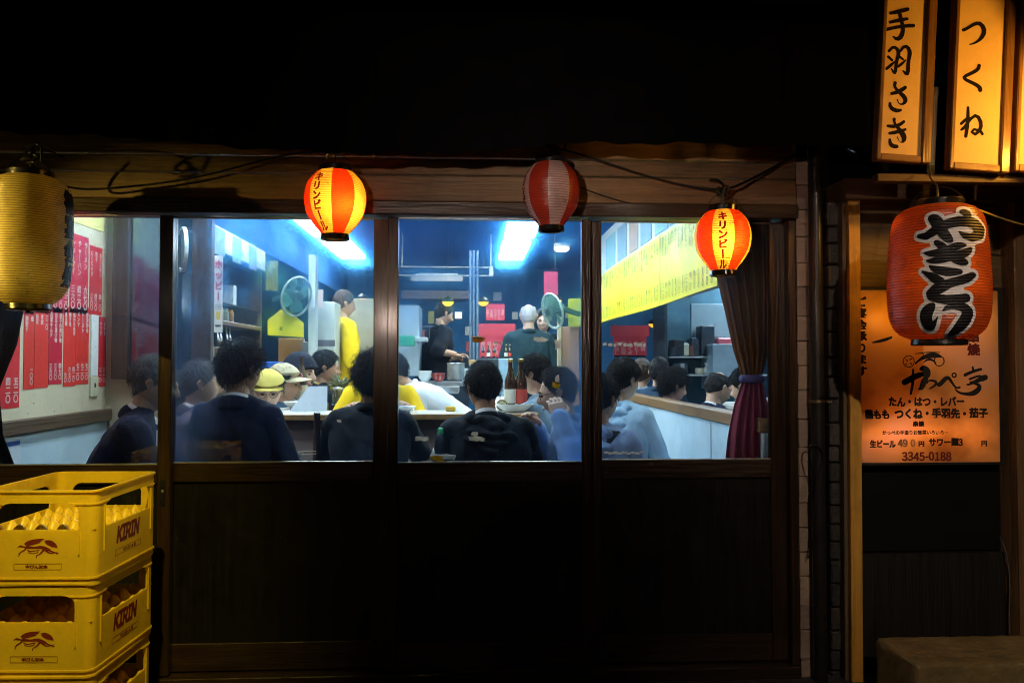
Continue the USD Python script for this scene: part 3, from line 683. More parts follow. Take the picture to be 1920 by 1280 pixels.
# ---------------------------------------------------------------- the hanging name boards
board_m = M('board_cream', (.74, .50, .21), .7, .07, 3, .05, 30, spec=.15, dirt=(.55, .36, .14)); sframe = wood('sign_frame_wood', (.20, .10, .032), 'z', .35, .35, coat=.2); sframe_h = wood('sign_frame_wood_h', (.22, .11, .04), 'x', .4, .35)
brush_ink = M('brush_ink', (.010, .007, .006), .8, .2, spec=.1)
TEBA = [[(528, 58, 8), (570, 48, 11), (622, 34, 10)], [(525, 107, 8), (570, 96, 10), (618, 86, 8)], [(506, 146, 9), (575, 130, 9), (652, 122, 10)], [(578, 48, 9), (590, 110, 10), (592, 165, 11), (575, 192, 12), (540, 184, 4)],
        [(516, 262, 8), (560, 250, 9), (568, 268, 10), (556, 320, 9), (546, 380, 8), (528, 358, 4)], [(512, 294, 8), (532, 312, 7)], [(502, 358, 8), (528, 336, 8), (546, 320, 4)],
        [(578, 262, 7), (622, 244, 10), (630, 262, 11), (622, 320, 10), (612, 384, 10), (592, 368, 4)], [(574, 292, 7), (592, 306, 6)], [(564, 346, 7), (590, 326, 7), (606, 310, 4)],
        [(528, 492, 8), (562, 482, 11), (602, 458, 10)], [(548, 434, 9), (572, 486, 10), (602, 532, 11), (590, 546, 7), (558, 524, 3)], [(518, 545, 7), (528, 572, 11), (550, 582, 11), (576, 580, 7)],
        [(505, 666, 8), (550, 666, 10), (592, 642, 8)], [(514, 706, 8), (555, 698, 10), (600, 684, 7)], [(540, 630, 9), (566, 684, 11), (592, 738, 12), (586, 750, 7), (556, 726, 3)], [(514, 740, 7), (522, 768, 11), (552, 776, 10)]]
TSUKU = [[(906, 148, 9), (950, 124, 9), (1000, 112, 11), (1020, 142, 13), (1004, 190, 10), (940, 226, 3)], [(990, 340, 10), (960, 375, 10), (906, 408, 9), (950, 434, 10), (994, 472, 12)],
         [(925, 568, 7), (922, 640, 10), (910, 724, 9)], [(886, 656, 8), (930, 632, 8), (920, 655, 7), (884, 690, 5)], [(888, 684, 5), (930, 640, 8), (972, 612, 9), (992, 640, 11), (984, 695, 9), (952, 712, 7), (942, 694, 6), (968, 686, 7), (1002, 710, 8)]]


def name_board(name, label, x0, x1, bot, Y, roll, H, strokes, crop_mid, py_top):
    """x0, x1, bot: frame edges in photo pixels at the board's bottom; it leans by roll."""
    a, b = P(x0, bot, Y), P(x1, bot, Y); w = b[0] - a[0]
    t = thing(name, label, 'sign', (a + b) / 2)
    R = trimesh.transformations.rotation_matrix(roll, [0, 1, 0], (a + b) / 2); o = (a + b) / 2; z0 = a[2]
    fw = .028
    def put(n, msh, mat): msh = tm(msh).copy(); msh.apply_transform(R); return part(t, n, msh, mat)
    put('frame_side', box(o[0] - w / 2, o[0] - w / 2 + fw * .65, Y - .043, Y + .0, z0, z0 + H, .004), sframe); put('frame_side', box(o[0] + w / 2 - fw * 1.3, o[0] + w / 2, Y - .043, Y + .0, z0, z0 + H, .004), sframe)
    put('frame_bottom', box(o[0] - w / 2 + fw * .65, o[0] + w / 2 - fw * 1.3, Y - .040, Y + .0, z0, z0 + fw, .004), sframe_h)
    put('frame_top', box(o[0] - w / 2 + fw * .65, o[0] + w / 2 - fw * 1.3, Y - .040, Y + .0, z0 + H - fw, z0 + H, .004), sframe_h)
    put('board', box(o[0] - w / 2 + fw * .65, o[0] + w / 2 - fw * 1.3, Y - .030, Y - .008, z0 + fw, z0 + H - fw, .001), board_m)
    if strokes:
        s = (Y - CAM[1]) / 1500 / 2.782; c = P(1481 + crop_mid[0] / 2.782, crop_mid[1] / 2.782, Y - .030); k0 = 0
        for n_ in strokes[1]:
            g = brush(strokes[0][k0:k0 + n_]); k0 += n_
            g = affinity.rotate(g, math.degrees(roll), origin=(crop_mid[0], -crop_mid[1]))   # undo the lean read off the picture
            g = affinity.scale(affinity.translate(g, -crop_mid[0], crop_mid[1]), s, s, origin=(0, 0))
            m_ = placed(g, .0008, (c[0], Y - .030, c[2]), (1, 0, 0), (0, 0, 1), .0004)
            m_.apply_transform(trimesh.transformations.rotation_matrix(roll, [0, 1, 0], np.array([c[0], Y, c[2]]))); part(t, 'character', m_, brush_ink, smooth=False)
    return t


name_board('name_board', 'cream board lettered 手羽さき in a brown wooden frame', 1633, 1734, 307, -.40, math.radians(3.4), .92, (TEBA, (4, 6, 3, 4)), (575, 440), 0)
name_board('name_board', 'cream board lettered つくね in a brown wooden frame, brightly lit', 1768, 1880, 324, -.42, math.radians(3.4), .92, (TSUKU, (1, 1, 3)), (955, 420), 0)
name_board('name_board', 'cream board cut by the right edge of the view', 1889, 1992, 328, -.42, math.radians(3.4), .92, None, None, 0)
tb = thing('white_conduit', 'pale plastic conduit standing between the two lettered boards', 'pipe', P(1745, 320, -.33))
part(tb, 'tube', tube([P(1745, 322, -.33), P(1752, 170, -.33)], .0145, 16), M('ivory_plastic', (.55, .47, .25), .35, .15)); part(tb, 'collar', tube([P(1751.5, 181, -.33), P(1752, 166, -.33)], .0165, 16), M('ivory_plastic2', (.5, .42, .22), .35)); part(tb, 'elbow', tube([P(1744.5, 332, -.33), P(1745, 312, -.33)], .017, 16), M('taped_joint', (.2, .13, .04), .4, .6, 60, .8))
fo = P(1890, 322, -.37); fb = trimesh.creation.icosphere(3, .03); fb.vertices *= (1 + 1.0 * (meshkit.fbm(fb.vertices * 60, 3) - .5))[:, None] * np.array([.7, .7, 1.3]); fb.apply_translation(fo)
single('foil_wrap', fb, M('crumpled_foil', (.55, .45, .2), .25, .3, metal=.9), 'crumpled foil wrapped round a joint at the foot of the right boards', 'foil', smooth=False)
rail = beam((P(1640, 338, -.385)[0], -.385, P(1640, 335, -.385)[2]), (P(2000, 338, -.385)[0], -.385, P(1640, 335, -.385)[2]), .05, .03)
single('board_rail', rail, wood('board_rail_wood', (.07, .035, .016), 'x', .5), 'dark wooden rail carrying the lettered boards', 'rail')
# unseen lamp placed beyond the right edge of the view to light the boards
L2 = shade_lamp(P(2160, 190, -.85), (P(2350, 60, -.85)[0], -.8), 'unseen black pole lamp placed to light the lettered boards from the right', 8.5, (1.0, .44, .045), tilt=(-.9, .42, .1), cone=.20, deep=.17)

# ---------------------------------------------------------------- illuminated menu sign in the niche
ms = thing('menu_sign', 'glowing orange menu panel hung behind the red lantern, lettered かっぺ亭', 'sign', P(1737, 866, -.05))
sx0, sx1, sz0, sz1 = fx(1603, 700, -.05), fx(1872, 700, -.05), fz(866, 1740, -.05), fz(545, 1740, -.05)
acr = usdkit.material(stage, '/World/Looks/sign_acrylic', {
    'g': ('geometry', {}), 'n': ('noise_texture', {'scale': 2.6, 'detail': 4.0, 'roughness': .55}), 'r': ('rgb_ramp', {'ramp': [(.35, (.50, .27, .07)), (.5, (.82, .54, .20)), (.66, (.88, .62, .42))]}),
    'd': ('diffuse_bsdf', {}), 't': ('translucent_bsdf', {}), 'x': ('mix_closure', {'fac': .6}), 'gl': ('glossy_bsdf', {'roughness': .08}), 'y': ('mix_closure', {'fac': .04})},
    [('g.position', 'n.vector'), ('n.fac', 'r.fac'), ('r.color', 'd.color'), ('r.color', 't.color'), ('d.BSDF', 'x.closure1'), ('t.BSDF', 'x.closure2'), ('x.closure', 'y.closure1'), ('gl.BSDF', 'y.closure2')], surface='y.closure')
part(ms, 'face_panel', box(sx0, sx1, -.053, -.05, sz0, sz1, .0006), acr)
fr_ = M('sign_frame_dark', (.02, .016, .014), .4, .3)
part(ms, 'case_back', box(sx0 - .01, sx1 + .01, .042, .048, sz0 - .01, sz1 + .01, .001), M('case_white', (.75, .7, .6), .7, .05))
part(ms, 'case_side', box(sx0 - .012, sx0 - .001, -.058, .042, sz0 - .012, sz1 + .012, .001), fr_); part(ms, 'case_side', box(sx1 + .001, sx1 + .022, -.058, .042, sz0 - .012, sz1 + .012, .001), fr_)
part(ms, 'case_top', box(sx0, sx1, -.058, .042, sz1 + .001, sz1 + .012, .001), fr_); part(ms, 'case_bottom', box(sx0, sx1, -.058, .042, sz0 - .012, sz0 - .001, .001), fr_)
part(ms, 'lamp_tube', tube([(sx0 + .04, .005, sz0 + .12), (sx1 - .05, .005, sz0 + .12)], .012, 12), emitter('sign_tube', (1.0, .50, .42), 11.0))
part(ms, 'lamp_tube', tube([(sx0 + .04, .005, sz1 - .12), (sx1 - .05, .005, sz1 - .12)], .012, 12), emitter('sign_tube_b', (1.0, .54, .08), 10.0))
KAPPE = [[(415, 684, 22), (470, 655, 22), (540, 628, 18), (582, 625, 16), (560, 680, 22), (540, 725, 16), (520, 735, 6)], [(480, 592, 7), (476, 680, 11), (460, 768, 8)], [(540, 588, 14), (580, 598, 24), (590, 625, 20), (570, 650, 12)],
         [(584, 690, 5), (622, 672, 8), (652, 688, 10), (630, 715, 8), (598, 732, 4)], [(672, 702, 16), (710, 668, 16), (735, 652, 14), (770, 688, 9), (826, 722, 8)], [(926, 574, 7), (932, 606, 9)], [(868, 632, 12), (925, 608, 11), (988, 590, 10)],
         [(902, 662, 8), (950, 645, 8), (985, 640, 7), (975, 668, 6)], [(905, 684, 5), (960, 672, 6)], [(884, 702, 7), (950, 678, 14), (1022, 650, 18), (1000, 672, 8)], [(938, 694, 8), (975, 722, 16), (945, 756, 20), (880, 770, 12), (820, 758, 8), (790, 730, 3)]]
def sign_crop(g): return affinity.scale(g, 1 / 3.88, 1 / 3.88, origin=(0, 0))
o_ = np.array([sx0, -.053, sz1]); spx = (-.05 - CAM[1]) / 1500 * 1.03
def on_sign(name, g, mat): return part(ms, name, placed(affinity.scale(g, spx, spx, origin=(0, 0)), .0006, o_, (1, 0, 0), (0, 0, 1), .0004), mat, smooth=False)


sink = M('sign_ink', (.012, .008, .006), .6, .2); sink_r = M('sign_red_ink', (.16, .012, .008), .6, .2); sink_f = M('faded_sign_ink', (.30, .17, .08), .7, .3)
ox, oy = 13, -5          # sign's own corner in the crop's picture pixels
kap = affinity.translate(sign_crop(brush(KAPPE)), -ox, 5)
ring = affinity.translate(sign_crop(shapely.Point(786, -633).buffer(20).difference(shapely.Point(786, -633).buffer(9))), -ox, 5)
on_sign('lettering', shapely.union_all([kap, ring]), sink)
def put_row(s, px, py, h, mat=sink, bold=3, sq=1.0, seed=1):
    g = row_text(s, h, bold, squeeze=sq, jitter=.03, rnd=random.Random(seed)); on_sign('lettering', affinity.translate(g, px - 1603, -(py - 545) - h * .45), mat)


def put_col(s, px, py, h, mat=sink, bold=3, pitch=1.0): on_sign('lettering', affinity.translate(col_text(s, h, pitch, bold), px - 1603, -(py - 545)), mat)


put_col('ご宴会承ります', 1616, 556, 19.5, pitch=1.10); put_col('炭火串焼', 1831, 572, 24, sink_r, pitch=1.0)
put_row('たん・はつ・レバー', 1666, 753, 19, sq=.86, seed=2); put_row('鶏もも', 1620, 776, 19, sq=.84, seed=3); put_row('つくね・手羽先・茄子', 1677, 775, 20, sq=.90, seed=4)
put_row('串焼', 1712, 794, 11, seed=5); put_row('かっぺの手造りお惣菜いろいろ…', 1653, 810, 8.5, bold=2, seed=6)
put_row('生ビール', 1629, 831, 15, sq=.82, seed=7); put_row('49', 1682, 829, 17, sink_f, seed=8); put_row('0', 1707, 829, 17, M('ghost_ink', (.42, .25, .11), .8), 2); put_row('円', 1722, 831, 12, seed=9)
put_row('サワー類3', 1742, 828, 16, sq=.9, seed=10); put_row('円', 1843, 831, 12, seed=11); put_row('3345-0188', 1690, 854, 20, sink_r, 2, sq=1.0, seed=12)
# little drawing of a leek and an aubergine
veg = [shapely.Point(448, -534).buffer(44).difference(shapely.Point(448, -534).buffer(38)), shapely.Point(676, -530).buffer(40).difference(shapely.Point(676, -530).buffer(33)), brush([[(500, 548, 7), (560, 505, 14), (620, 490, 20), (660, 490, 16), (690, 500, 6)], [(560, 540, 3), (610, 520, 8), (650, 545, 5)], [(500, 478, 3), (560, 470, 4), (680, 468, 3)], [(552, 470, 3), (560, 490, 3)], [(430, 520, 4), (440, 530, 4)], [(460, 548, 5), (470, 552, 4)], [(455, 520, 4), (470, 515, 4)], [(425, 550, 4), (432, 556, 4)]])]
on_sign('vegetable_drawing', affinity.translate(sign_crop(shapely.union_all(veg)), -ox, 5), sink)

# ---------------------------------------------------------------- beer crates
CW, CL, CH = .365, .45, .303
plastic = M('crate_plastic', (.82, .60, .035), .34, .10, 5, .12, 70, spec=.5, trans=.42, dirt=(.42, .25, .02))
crate_ink = M('crate_ink', (.12, .012, .006), .5, .25)


def rr(w, l, r, h, z0): return m3.Manifold.extrude(m3.CrossSection.square((w - 2 * r, l - 2 * r), True).offset(r, m3.JoinType.Round, 2.0, 32), h).translate((0, 0, z0))


def hand_hole(width, z0, z1, thick, axis):
    q, zc = .034, (z0 + z1) / 2
    c = m3.CrossSection.square((width - 2 * q, z1 - z0 - 2 * q), True).offset(q, m3.JoinType.Round, 2.0, 32).translate((0, zc)) + m3.CrossSection.square((width - .008, (z1 - z0) * .62 - .008), True).offset(.004, m3.JoinType.Round, 2.0, 16).translate((0, z0 + (z1 - z0) * .31))
    h = m3.Manifold.extrude(c, thick).translate((0, 0, -thick / 2)).rotate((90, 0, 0))
    return h if axis == 'y' else h.rotate((0, 0, 90))


body = rr(CW, CL, .032, CH, 0) - rr(CW - .010, CL - .010, .027, CH, .012)
for z0, h, g in ((CH - .006, .006, .010), (CH - .046, .005, .006), (.022, .006, .008)):     # rolled rim, band lip, foot lip
    body = body + (rr(CW + g, CL + g, .034, h, z0) - rr(CW - .010, CL - .010, .027, h + .02, z0 - .01))
body = body - hand_hole(.255, .178, .262, 2.0, 'y') - hand_hole(.33, .178, .262, 2.0, 'x')
for sx in (-1, 1):
    for sy in (-1, 1):      # corner ribs
        body = body + m3.Manifold.cube((.004, .004, .15)).translate((sx * (CW / 2 - .052) - .002, sy * (CL / 2 + .002) - .002, .10)) + m3.Manifold.cube((.004, .004, .15)).translate((sx * (CW / 2 + .002) - .002, sy * (CL / 2 - .052) - .002, .10))
BEAST = [[(172, 268, 4), (205, 250, 8), (255, 238, 9), (332, 228, 3)], [(176, 276, 4), (215, 262, 8), (262, 252, 8), (318, 240, 3)], [(186, 284, 4), (225, 274, 7), (270, 264, 6), (300, 256, 3)], [(340, 246, 4), (370, 246, 9), (410, 264, 11), (445, 302, 2)], [(346, 258, 5), (376, 264, 8), (408, 284, 7), (436, 302, 2)], [(352, 268, 3), (385, 284, 5), (412, 298, 2)],
         [(112, 302, 3), (126, 290, 5), (150, 292, 7), (172, 296, 6), (186, 300, 7)], [(128, 286, 3), (140, 280, 3)], [(180, 298, 9), (215, 300, 11), (255, 302, 9), (300, 298, 13), (345, 308, 14), (380, 322, 9)], [(195, 320, 4), (215, 332, 5), (250, 330, 4), (290, 324, 5)], [(200, 342, 3), (240, 350, 3), (285, 338, 4)],
         [(178, 310, 7), (158, 328, 6), (138, 340, 5), (130, 352, 4), (122, 374, 3)], [(130, 350, 3), (118, 352, 2)], [(330, 322, 8), (312, 342, 7), (296, 356, 5), (276, 366, 4), (270, 388, 3)], [(345, 322, 7), (372, 342, 6), (398, 350, 4), (415, 346, 3)], [(372, 318, 7), (398, 334, 6), (424, 342, 5), (455, 352, 3)], [(428, 344, 3), (446, 360, 2)], [(440, 340, 2), (452, 336, 2)]]
beast = affinity.scale(affinity.translate(brush(BEAST), -282, 308), .000375, .000375, origin=(0, 0))
frame_ = lambda w, h: shapely.box(-w / 2, -h / 2, w / 2, h / 2).difference(shapely.box(-w / 2 + .0012, -h / 2 + .0012, w / 2 - .0012, h / 2 - .0012))
nb = affinity.translate(row_text('中びん30本', .0125, 3, squeeze=1.1), -.038, -.0055)
kr = row_text('KIRIN', .072, 4, 'Inter', squeeze=.66, S=72); kr = affinity.skew(kr, 8, 0, origin=(0, 0)); kr = affinity.scale(kr, .175 / kr.bounds[2], .058 / kr.bounds[3], origin=(0, 0)); kr = affinity.translate(kr, -.0875, 0)
kb = affinity.translate(row_text('キリンビール  瓶', .0125, 3), -.046, -.006)
angc = -math.radians(2.0)
c0 = np.array([-1.19 - CW / 2 + .004, -.78 + CL / 2, .045])
single('pallet', trimesh.util.concatenate([box(c0[0] - .24, c0[0] + .24, c0[1] - .26 + k * .19, c0[1] - .12 + k * .19, .002, .044, .004) for k in range(3)]), wood('pallet_wood', (.2, .14, .08), 'x'), 'low slatted board the crate stack stands on', 'pallet')
crates = []
for k, lab in enumerate(('lowest yellow beer crate of the stack, cut by the picture edge', 'middle yellow beer crate of the stack by the first door', 'topmost yellow beer crate of the stack, open and empty')):
    loc = c0 + [(.002, .0, .003)[k] - .004 * (2 - k), (0, .003, 0)[k], k * .293]; rz = angc + (.006, -.008, 0)[k]
    if k == 0:
        cr = thing('beer_crate', lab, 'crate', loc, rz, group='stacked yellow beer crates'); proto_crate = cr
        part(cr, 'shell', body, plastic, 40, world=False)
        def cups(u, v):
            a_, b_ = np.abs(np.cos(PI * u * 5)), np.abs(np.cos(PI * v * 6)); h_ = (a_ * b_) ** .9 * .030 + .5 * (a_ ** 3 + b_ ** 3) * .022 - (1 - np.maximum(a_, b_)) ** 1.2 * .028
            return np.stack([(u - .5) * (CW - .012), (v - .5) * (CL - .012), .128 + h_], -1)
        part(cr, 'bottle_guide', slab(sheet(cups, 101, 121), .0025), plastic, True, world=False)
        for s in (-1, 1):
            u_ = (1, 0, 0) if s < 0 else (-1, 0, 0); o = (0, s * (CL / 2), .098)
            part(cr, 'emblem', placed(affinity.translate(beast, 0, .022), .0005, o, u_, (0, 0, 1), .0002), crate_ink, False, world=False)
            part(cr, 'lettering', placed(shapely.union_all([affinity.translate(frame_(.15, .02), 0, -.036), affinity.translate(nb, 0, -.036)]), .0005, o, u_, (0, 0, 1), .0002), crate_ink, False, world=False)
            o = (s * CW / 2, 0, .085); u_ = (0, 1, 0) if s > 0 else (0, -1, 0)
            part(cr, 'lettering', placed(affinity.translate(kr, .0, .018), .0005, o, u_, (0, 0, 1), .0002), crate_ink, False, world=False)
            part(cr, 'lettering', placed(shapely.union_all([affinity.translate(frame_(.19, .02), 0, -.012), affinity.translate(kb, .01, -.012)]), .0005, o, u_, (0, 0, 1), .0002), crate_ink, False, world=False)
    else:
        dup(proto_crate, 'beer_crate', loc, rz, lab, 'crate', 'stacked yellow beer crates')

# ================================================================ inside
COOL = (.74, .92, 1.0)
tube_m = emitter('fluorescent', COOL, 44.0)
housing_m = M('white_enamel', (.75, .77, .78), .35, .05)
dim_m = emitter('fluorescent_dim', COOL, 13.0)  # weaker output so the front diners stay dark
def ceiling_light(x, y0, y1, label, dim=False):
    t = thing('ceiling_light', label, 'ceiling light', (x, (y0 + y1) / 2, CZ), group='fluorescent ceiling fittings')
    part(t, 'housing', box(x - .15, x + .15, y0, y1, CZ - .035, CZ - .002, .006), housing_m)
    part(t, 'diffuser', box(x - .14, x + .14, y0 + .02, y1 - .02, CZ - .072, CZ - .036, .012), dim_m if dim else tube_m)


for k, (y0, y1) in enumerate(((.35, 1.45), (1.75, 2.85), (3.1, 4.2), (4.6, 5.8))):  # nearest two of each row are out of view, placed to light the front
    for x, s in ((-1.34, 'left'), (.47, 'right')):
        ceiling_light(x, y0, y1, f"{('nearest', 'second', 'third', 'farthest')[k]} fluorescent ceiling fitting of the row over the {'left counter seats' if s == 'left' else 'right counter end'}", k == 0 and s == 'right')
for y0, q in ((1.3, 'nearer'), (4.0, 'farther')): ceiling_light(2.9, y0, y0 + 1.2, f'{q} unseen fluorescent ceiling fitting placed to light the room beyond the partition')  # both out of view, placed to brighten the far room
for px, py, lab in ((525, 480, 'small round ceiling lamp above the green wall fan'), (1053, 466, 'small round ceiling lamp above the pink hanging paper')):
    c = PZ(px, py, CZ - .05); t = thing('round_lamp', lab, 'ceiling light', c)
    part(t, 'base', lathe([(0, .05), (.085, .05), (.085, .02), (.08, .015)], 28, at=c), housing_m); part(t, 'glass', lathe([(.08, .018), (.082, -.01), (.06, -.03), (0, -.036)], 28, at=c), emitter('round_lamp_glass', (1, .95, .85), 4.0), smooth=True)
steel = M('stainless', (.45, .48, .5), .3, .15, 4, .05, metal=.9)
for k, (px, py, d, on) in enumerate(((840, 566, 8.3, 26), (906, 566, 8.6, 20), (1041, 563, 7.4, 22), (680, 560, 8.6, 20), (1226, 607, 8.8, 9))):
    c = P(px, py, d + CAM[1]); r = .062
    t = thing('pendant_lamp', ('glowing amber bowl lamp above the kitchen worker', 'glowing amber bowl lamp above the red wall poster', 'glowing amber bowl lamp beside the bald man', 'glowing amber bowl lamp behind the yellow shirted cook', 'dim amber lamp beyond the partition, under the yellow banner')[k], 'pendant lamp', c, group='amber pendant lamps')
    part(t, 'shade', lathe([(r, .0), (r * .95, .02), (r * .55, .045), (.01, .055), (.01, .07)], 28, at=c), black_metal)
    part(t, 'bowl', lathe([(0, -.045), (r * .5, -.038), (r * .85, -.018), (r * .98, -.002), (0, 0)], 28, at=c), emitter(f'amber_glass_{on}', (1, .52, .04), on * .16), smooth=True)
    part(t, 'cord', tube([c + [0, 0, .07], (c[0], c[1], CZ)], .004, 6), black_metal)


def pbox(name, px0, px1, py0, py1, d, deep, mat, label, cat, bev=.004, group=None):
    a, b = P(px0, py1, d + CAM[1]), P(px1, py0, d + CAM[1])
    return single(name, box(a[0], b[0], a[1], a[1] + deep, a[2], b[2], bev), mat, label, cat, group=group)


# ---- the framed mirror wall and the shelves on the left
t = thing('framed_mirror', 'tall mirror in a wide dark brown frame on the short cream wall', 'mirror', P(300, 710, 1.16))
fxm = lambda p: fx(p, 560, 1.17)
brownf = wood('mirror_frame', (.055, .035, .028), 'z', .5)
z0, z1 = fz(710, 270, 1.17), fz(398, 270, 1.17)
part(t, 'frame_side', box(fxm(214), fxm(244), 1.14, 1.196, z0, z1 + .1), brownf); part(t, 'frame_side', box(fxm(362), fxm(399), 1.14, 1.196, z0, z1 + .1), brownf)
part(t, 'frame_bottom', box(fxm(244), fxm(362), 1.145, 1.196, z0, fz(694, 270, 1.17)), wood('mirror_frame_h', (.12, .075, .035), 'x', .5))
mirror_m = M('mirror_glass', (.16, .24, .34), .08, .25, 3.0, .02, 5, metal=.9)
part(t, 'mirror_glass', box(fxm(244), fxm(362), 1.17, 1.18, fz(694, 270, 1.17), z1 + .1, 0), mirror_m)
c = P(345, 468, 1.12); t = thing('rimmed_disc', 'round pale rimmed disc seen edgeways over the mirror', 'wall_disc', c)  # round disc with a pale rim, purpose unknown
dsk = lathe([(0, .006), (.112, .006), (.112, 0), (0, 0)], 48); rim = lathe([(.112, -.004), (.126, -.004), (.126, .016), (.112, .016), (.112, -.004)], 48)
for mesh_, n_, mm in ((dsk, 'face', M('disc_face', (.20, .33, .40), .4)), (rim, 'rim', M('disc_rim', (.6, .7, .75), .3))):
    mesh_.apply_transform(trimesh.transformations.rotation_matrix(PI / 2, [1, 0, 0])); mesh_.apply_transform(trimesh.transformations.rotation_matrix(math.radians(-62), [0, 0, 1])); mesh_.apply_translation(c); part(t, n_, mesh_, mm, smooth=40)
SX = -1.62
cab = thing('bar_shelf', 'dark wooden back bar shelving with bottles and boxes', 'shelf', (SX - .18, 1.3, FZ))
shw = wood('shelf_wood', (.06, .035, .02), 'y', .5)
part(cab, 'back', box(SX - .36, SX - .34, 1.27, 2.9, FZ, 2.06), wood('shelf_back', (.10, .06, .04), 'y', .6))
part(cab, 'side', box(SX - .34, SX, 1.265, 1.29, FZ, 2.06), shw); part(cab, 'side', box(SX - .34, SX, 2.87, 2.9, FZ, 2.06), shw)
for z in (.6, 1.34, 1.62): part(cab, 'shelf_board', box(SX - .34, SX + .004, 1.292, 2.868, z - .03, z, .003), wood('shelf_board_wood', (.10, .05, .025), 'y', .4))
part(cab, 'glass_shelf', box(SX - .3, SX - .01, 1.295, 2.865, 1.735, 1.743, .001), glassy('shelf_glass', (.7, .9, .9)))
part(cab, 'lower_front', box(SX - .02, SX, 1.292, 2.868, FZ, 1.31), darkwood)
part(cab, 'valance', box(SX - .02, SX + .01, 1.265, 2.95, 2.062, 2.215), M('valance_board', (.62, .60, .48), .6, .15))
part(cab, 'upper_wall', box(SX - .36, SX - .0, 1.265, 7.2, 2.216, CZ), M('blue_plaster', (.03, .09, .19), .9, .3, spec=.05))
pic_ms = [M('pic_blue', (.16, .27, .33), .6, .3, 9), M('pic_teal', (.18, .36, .36), .6, .4, 9), M('pic_violet', (.20, .20, .34), .6, .3, 9), M('pic_brown', (.38, .22, .12), .6, .4, 9)]
for k, (pxa, pxb) in enumerate(((402, 421), (436, 453), (467, 481))):
    ya, yb = PX(pxa, 470, SX + .011)[1], PX(pxb, 470, SX + .011)[1]
    single('picture_card', box(SX + .0105, SX + .013, ya, yb, 2.03, 2.205, .0005), pic_ms[k % 3], ('bluish bottle card nearest on the shelf valance', 'violet card second along the shelf valance', 'teal card third along the shelf valance')[k], 'picture', group='picture cards above the shelves')
# bottles
bottle_prof = [(0, 0), (.034, 0), (.036, .006), (.036, .15), (.033, .175), (.018, .225), (.0135, .25), (.013, .285), (.015, .287), (.015, .297), (.0, .298)]
brown_glass = M('brown_bottle_glass', (.035, .014, .006), .06, .3, coat=1.0, spec=.7); dark_glass = M('dark_bottle_glass', (.012, .016, .03), .06, .3, coat=1.0, spec=.7); clear_glass = glassy('clear_glass', (.93, .96, .96), .02)
lab_w = M('bottle_label', (.62, .58, .48), .6, .2, 30); cap_m = M('gold_cap', (.55, .4, .12), .3, metal=.8); lab_r = M('red_label', (.45, .05, .03), .6, .2, 30)
def bottle(loc, label, glass=dark_glass, scale=1.0, lab=None, cap=cap_m, group=None, name='bottle'):
    t = thing(name, label, 'bottle', loc, group=group)
    part(t, 'glass_body', lathe(np.array(bottle_prof) * scale, 24, at=loc), glass, smooth=40)
    if lab is not None: part(t, 'paper_label', lathe(np.array([(.0366, .045), (.0366, .125)]) * scale, 24, at=loc), lab, smooth=True)
    if cap is not None: part(t, 'cap', lathe(np.array([(.0152, .283), (.0158, .285), (.0158, .299), (.012, .301), (0, .301)]) * scale, 16, at=loc), cap)
    return t


row = bottle((SX - .09, 1.40, 1.345), 'dark sake bottle first in the row on the bar shelf', dark_glass, .85, lab_w, group='row of dark bottles on the bar shelf')
words_ = ['second', 'third', 'fourth', 'fifth', 'sixth', 'seventh', 'eighth', 'ninth', 'tenth']
for k in range(9): dup(row, 'bottle', (SX - .09 + .01 * (k % 2), 1.40 + .105 * (k + 1), 1.345), k * .7, f'dark sake bottle {words_[k]} along the row on the bar shelf', 'bottle', 'row of dark bottles on the bar shelf')
for k, (y, w, h, z, col, lab) in enumerate(((1.52, .10, .12, 1.623, (.72, .60, .10), 'yellow bundle on the bar shelf behind the white banner'), (1.78, .15, .11, 1.745, (.50, .03, .22), 'magenta carton on the glass shelf'), (1.99, .10, .10, 1.745, (.03, .22, .10), 'green carton beside the magenta carton'), (1.68, .11, .08, 1.623, (.42, .03, .20), 'magenta tin on the bar shelf under the glass shelf'), (2.35, .08, .15, 1.745, (.5, .55, .58), 'pale tin on the glass shelf'))):
    single('carton', box(SX - .18, SX - .06, y, y + w, z, z + h, .004), M(f'carton_{k}', col, .5, .3, 14), lab, 'box')
for k in range(5):
    jr = [(0, 0), (.028, 0), (.03, .005), (.03, .075), (.024, .085), (.024, .1), (0, .1)]
    single('jar', lathe(jr, 20, at=(SX - .1, 1.92 + k * .12, 1.623)), [M('amber_jar', (.45, .18, .03), .2), M('grey_jar', (.3, .36, .38), .2)][k % 2], f'small {("amber" if k % 2 == 0 else "grey")} jar {("first", "second", "third", "fourth", "fifth")[k]} on the bar shelf board', 'jar', group='jars on the bar shelf')
# white tall banner
c0_, c1_ = P(401, 623, 1.135), P(418, 479, 1.135)
t = thing('drink_banner', 'tall white drink banner lettered ホッピー in red', 'banner', (c0_[0], 1.135, c0_[2]))
part(t, 'card', box(c0_[0], c1_[0], 1.135, 1.139, c0_[2], c1_[2], .0008), M('banner_white', (.80, .80, .78), .5, .04))
w_ = c1_[0] - c0_[0]; ctr = (c0_[0] + w_ / 2, 1.1348, c1_[2])
redink = M('bright_red_ink', (.62, .02, .06), .6, .1)
part(t, 'lettering', placed(affinity.translate(col_text('ホッピー', .052, 1.14, 3, widen=.85), 0, -.022), .0005, ctr, (1, 0, 0), (0, 0, 1), .0003), redink, False)
part(t, 'mug_print', placed(shapely.Polygon([(-.012, -.315), (.012, -.315), (.009, -.36), (-.009, -.36)]), .0005, ctr, (1, 0, 0), (0, 0, 1), .0003), M('mug_yellow', (.75, .55, .02), .6, .1), False)
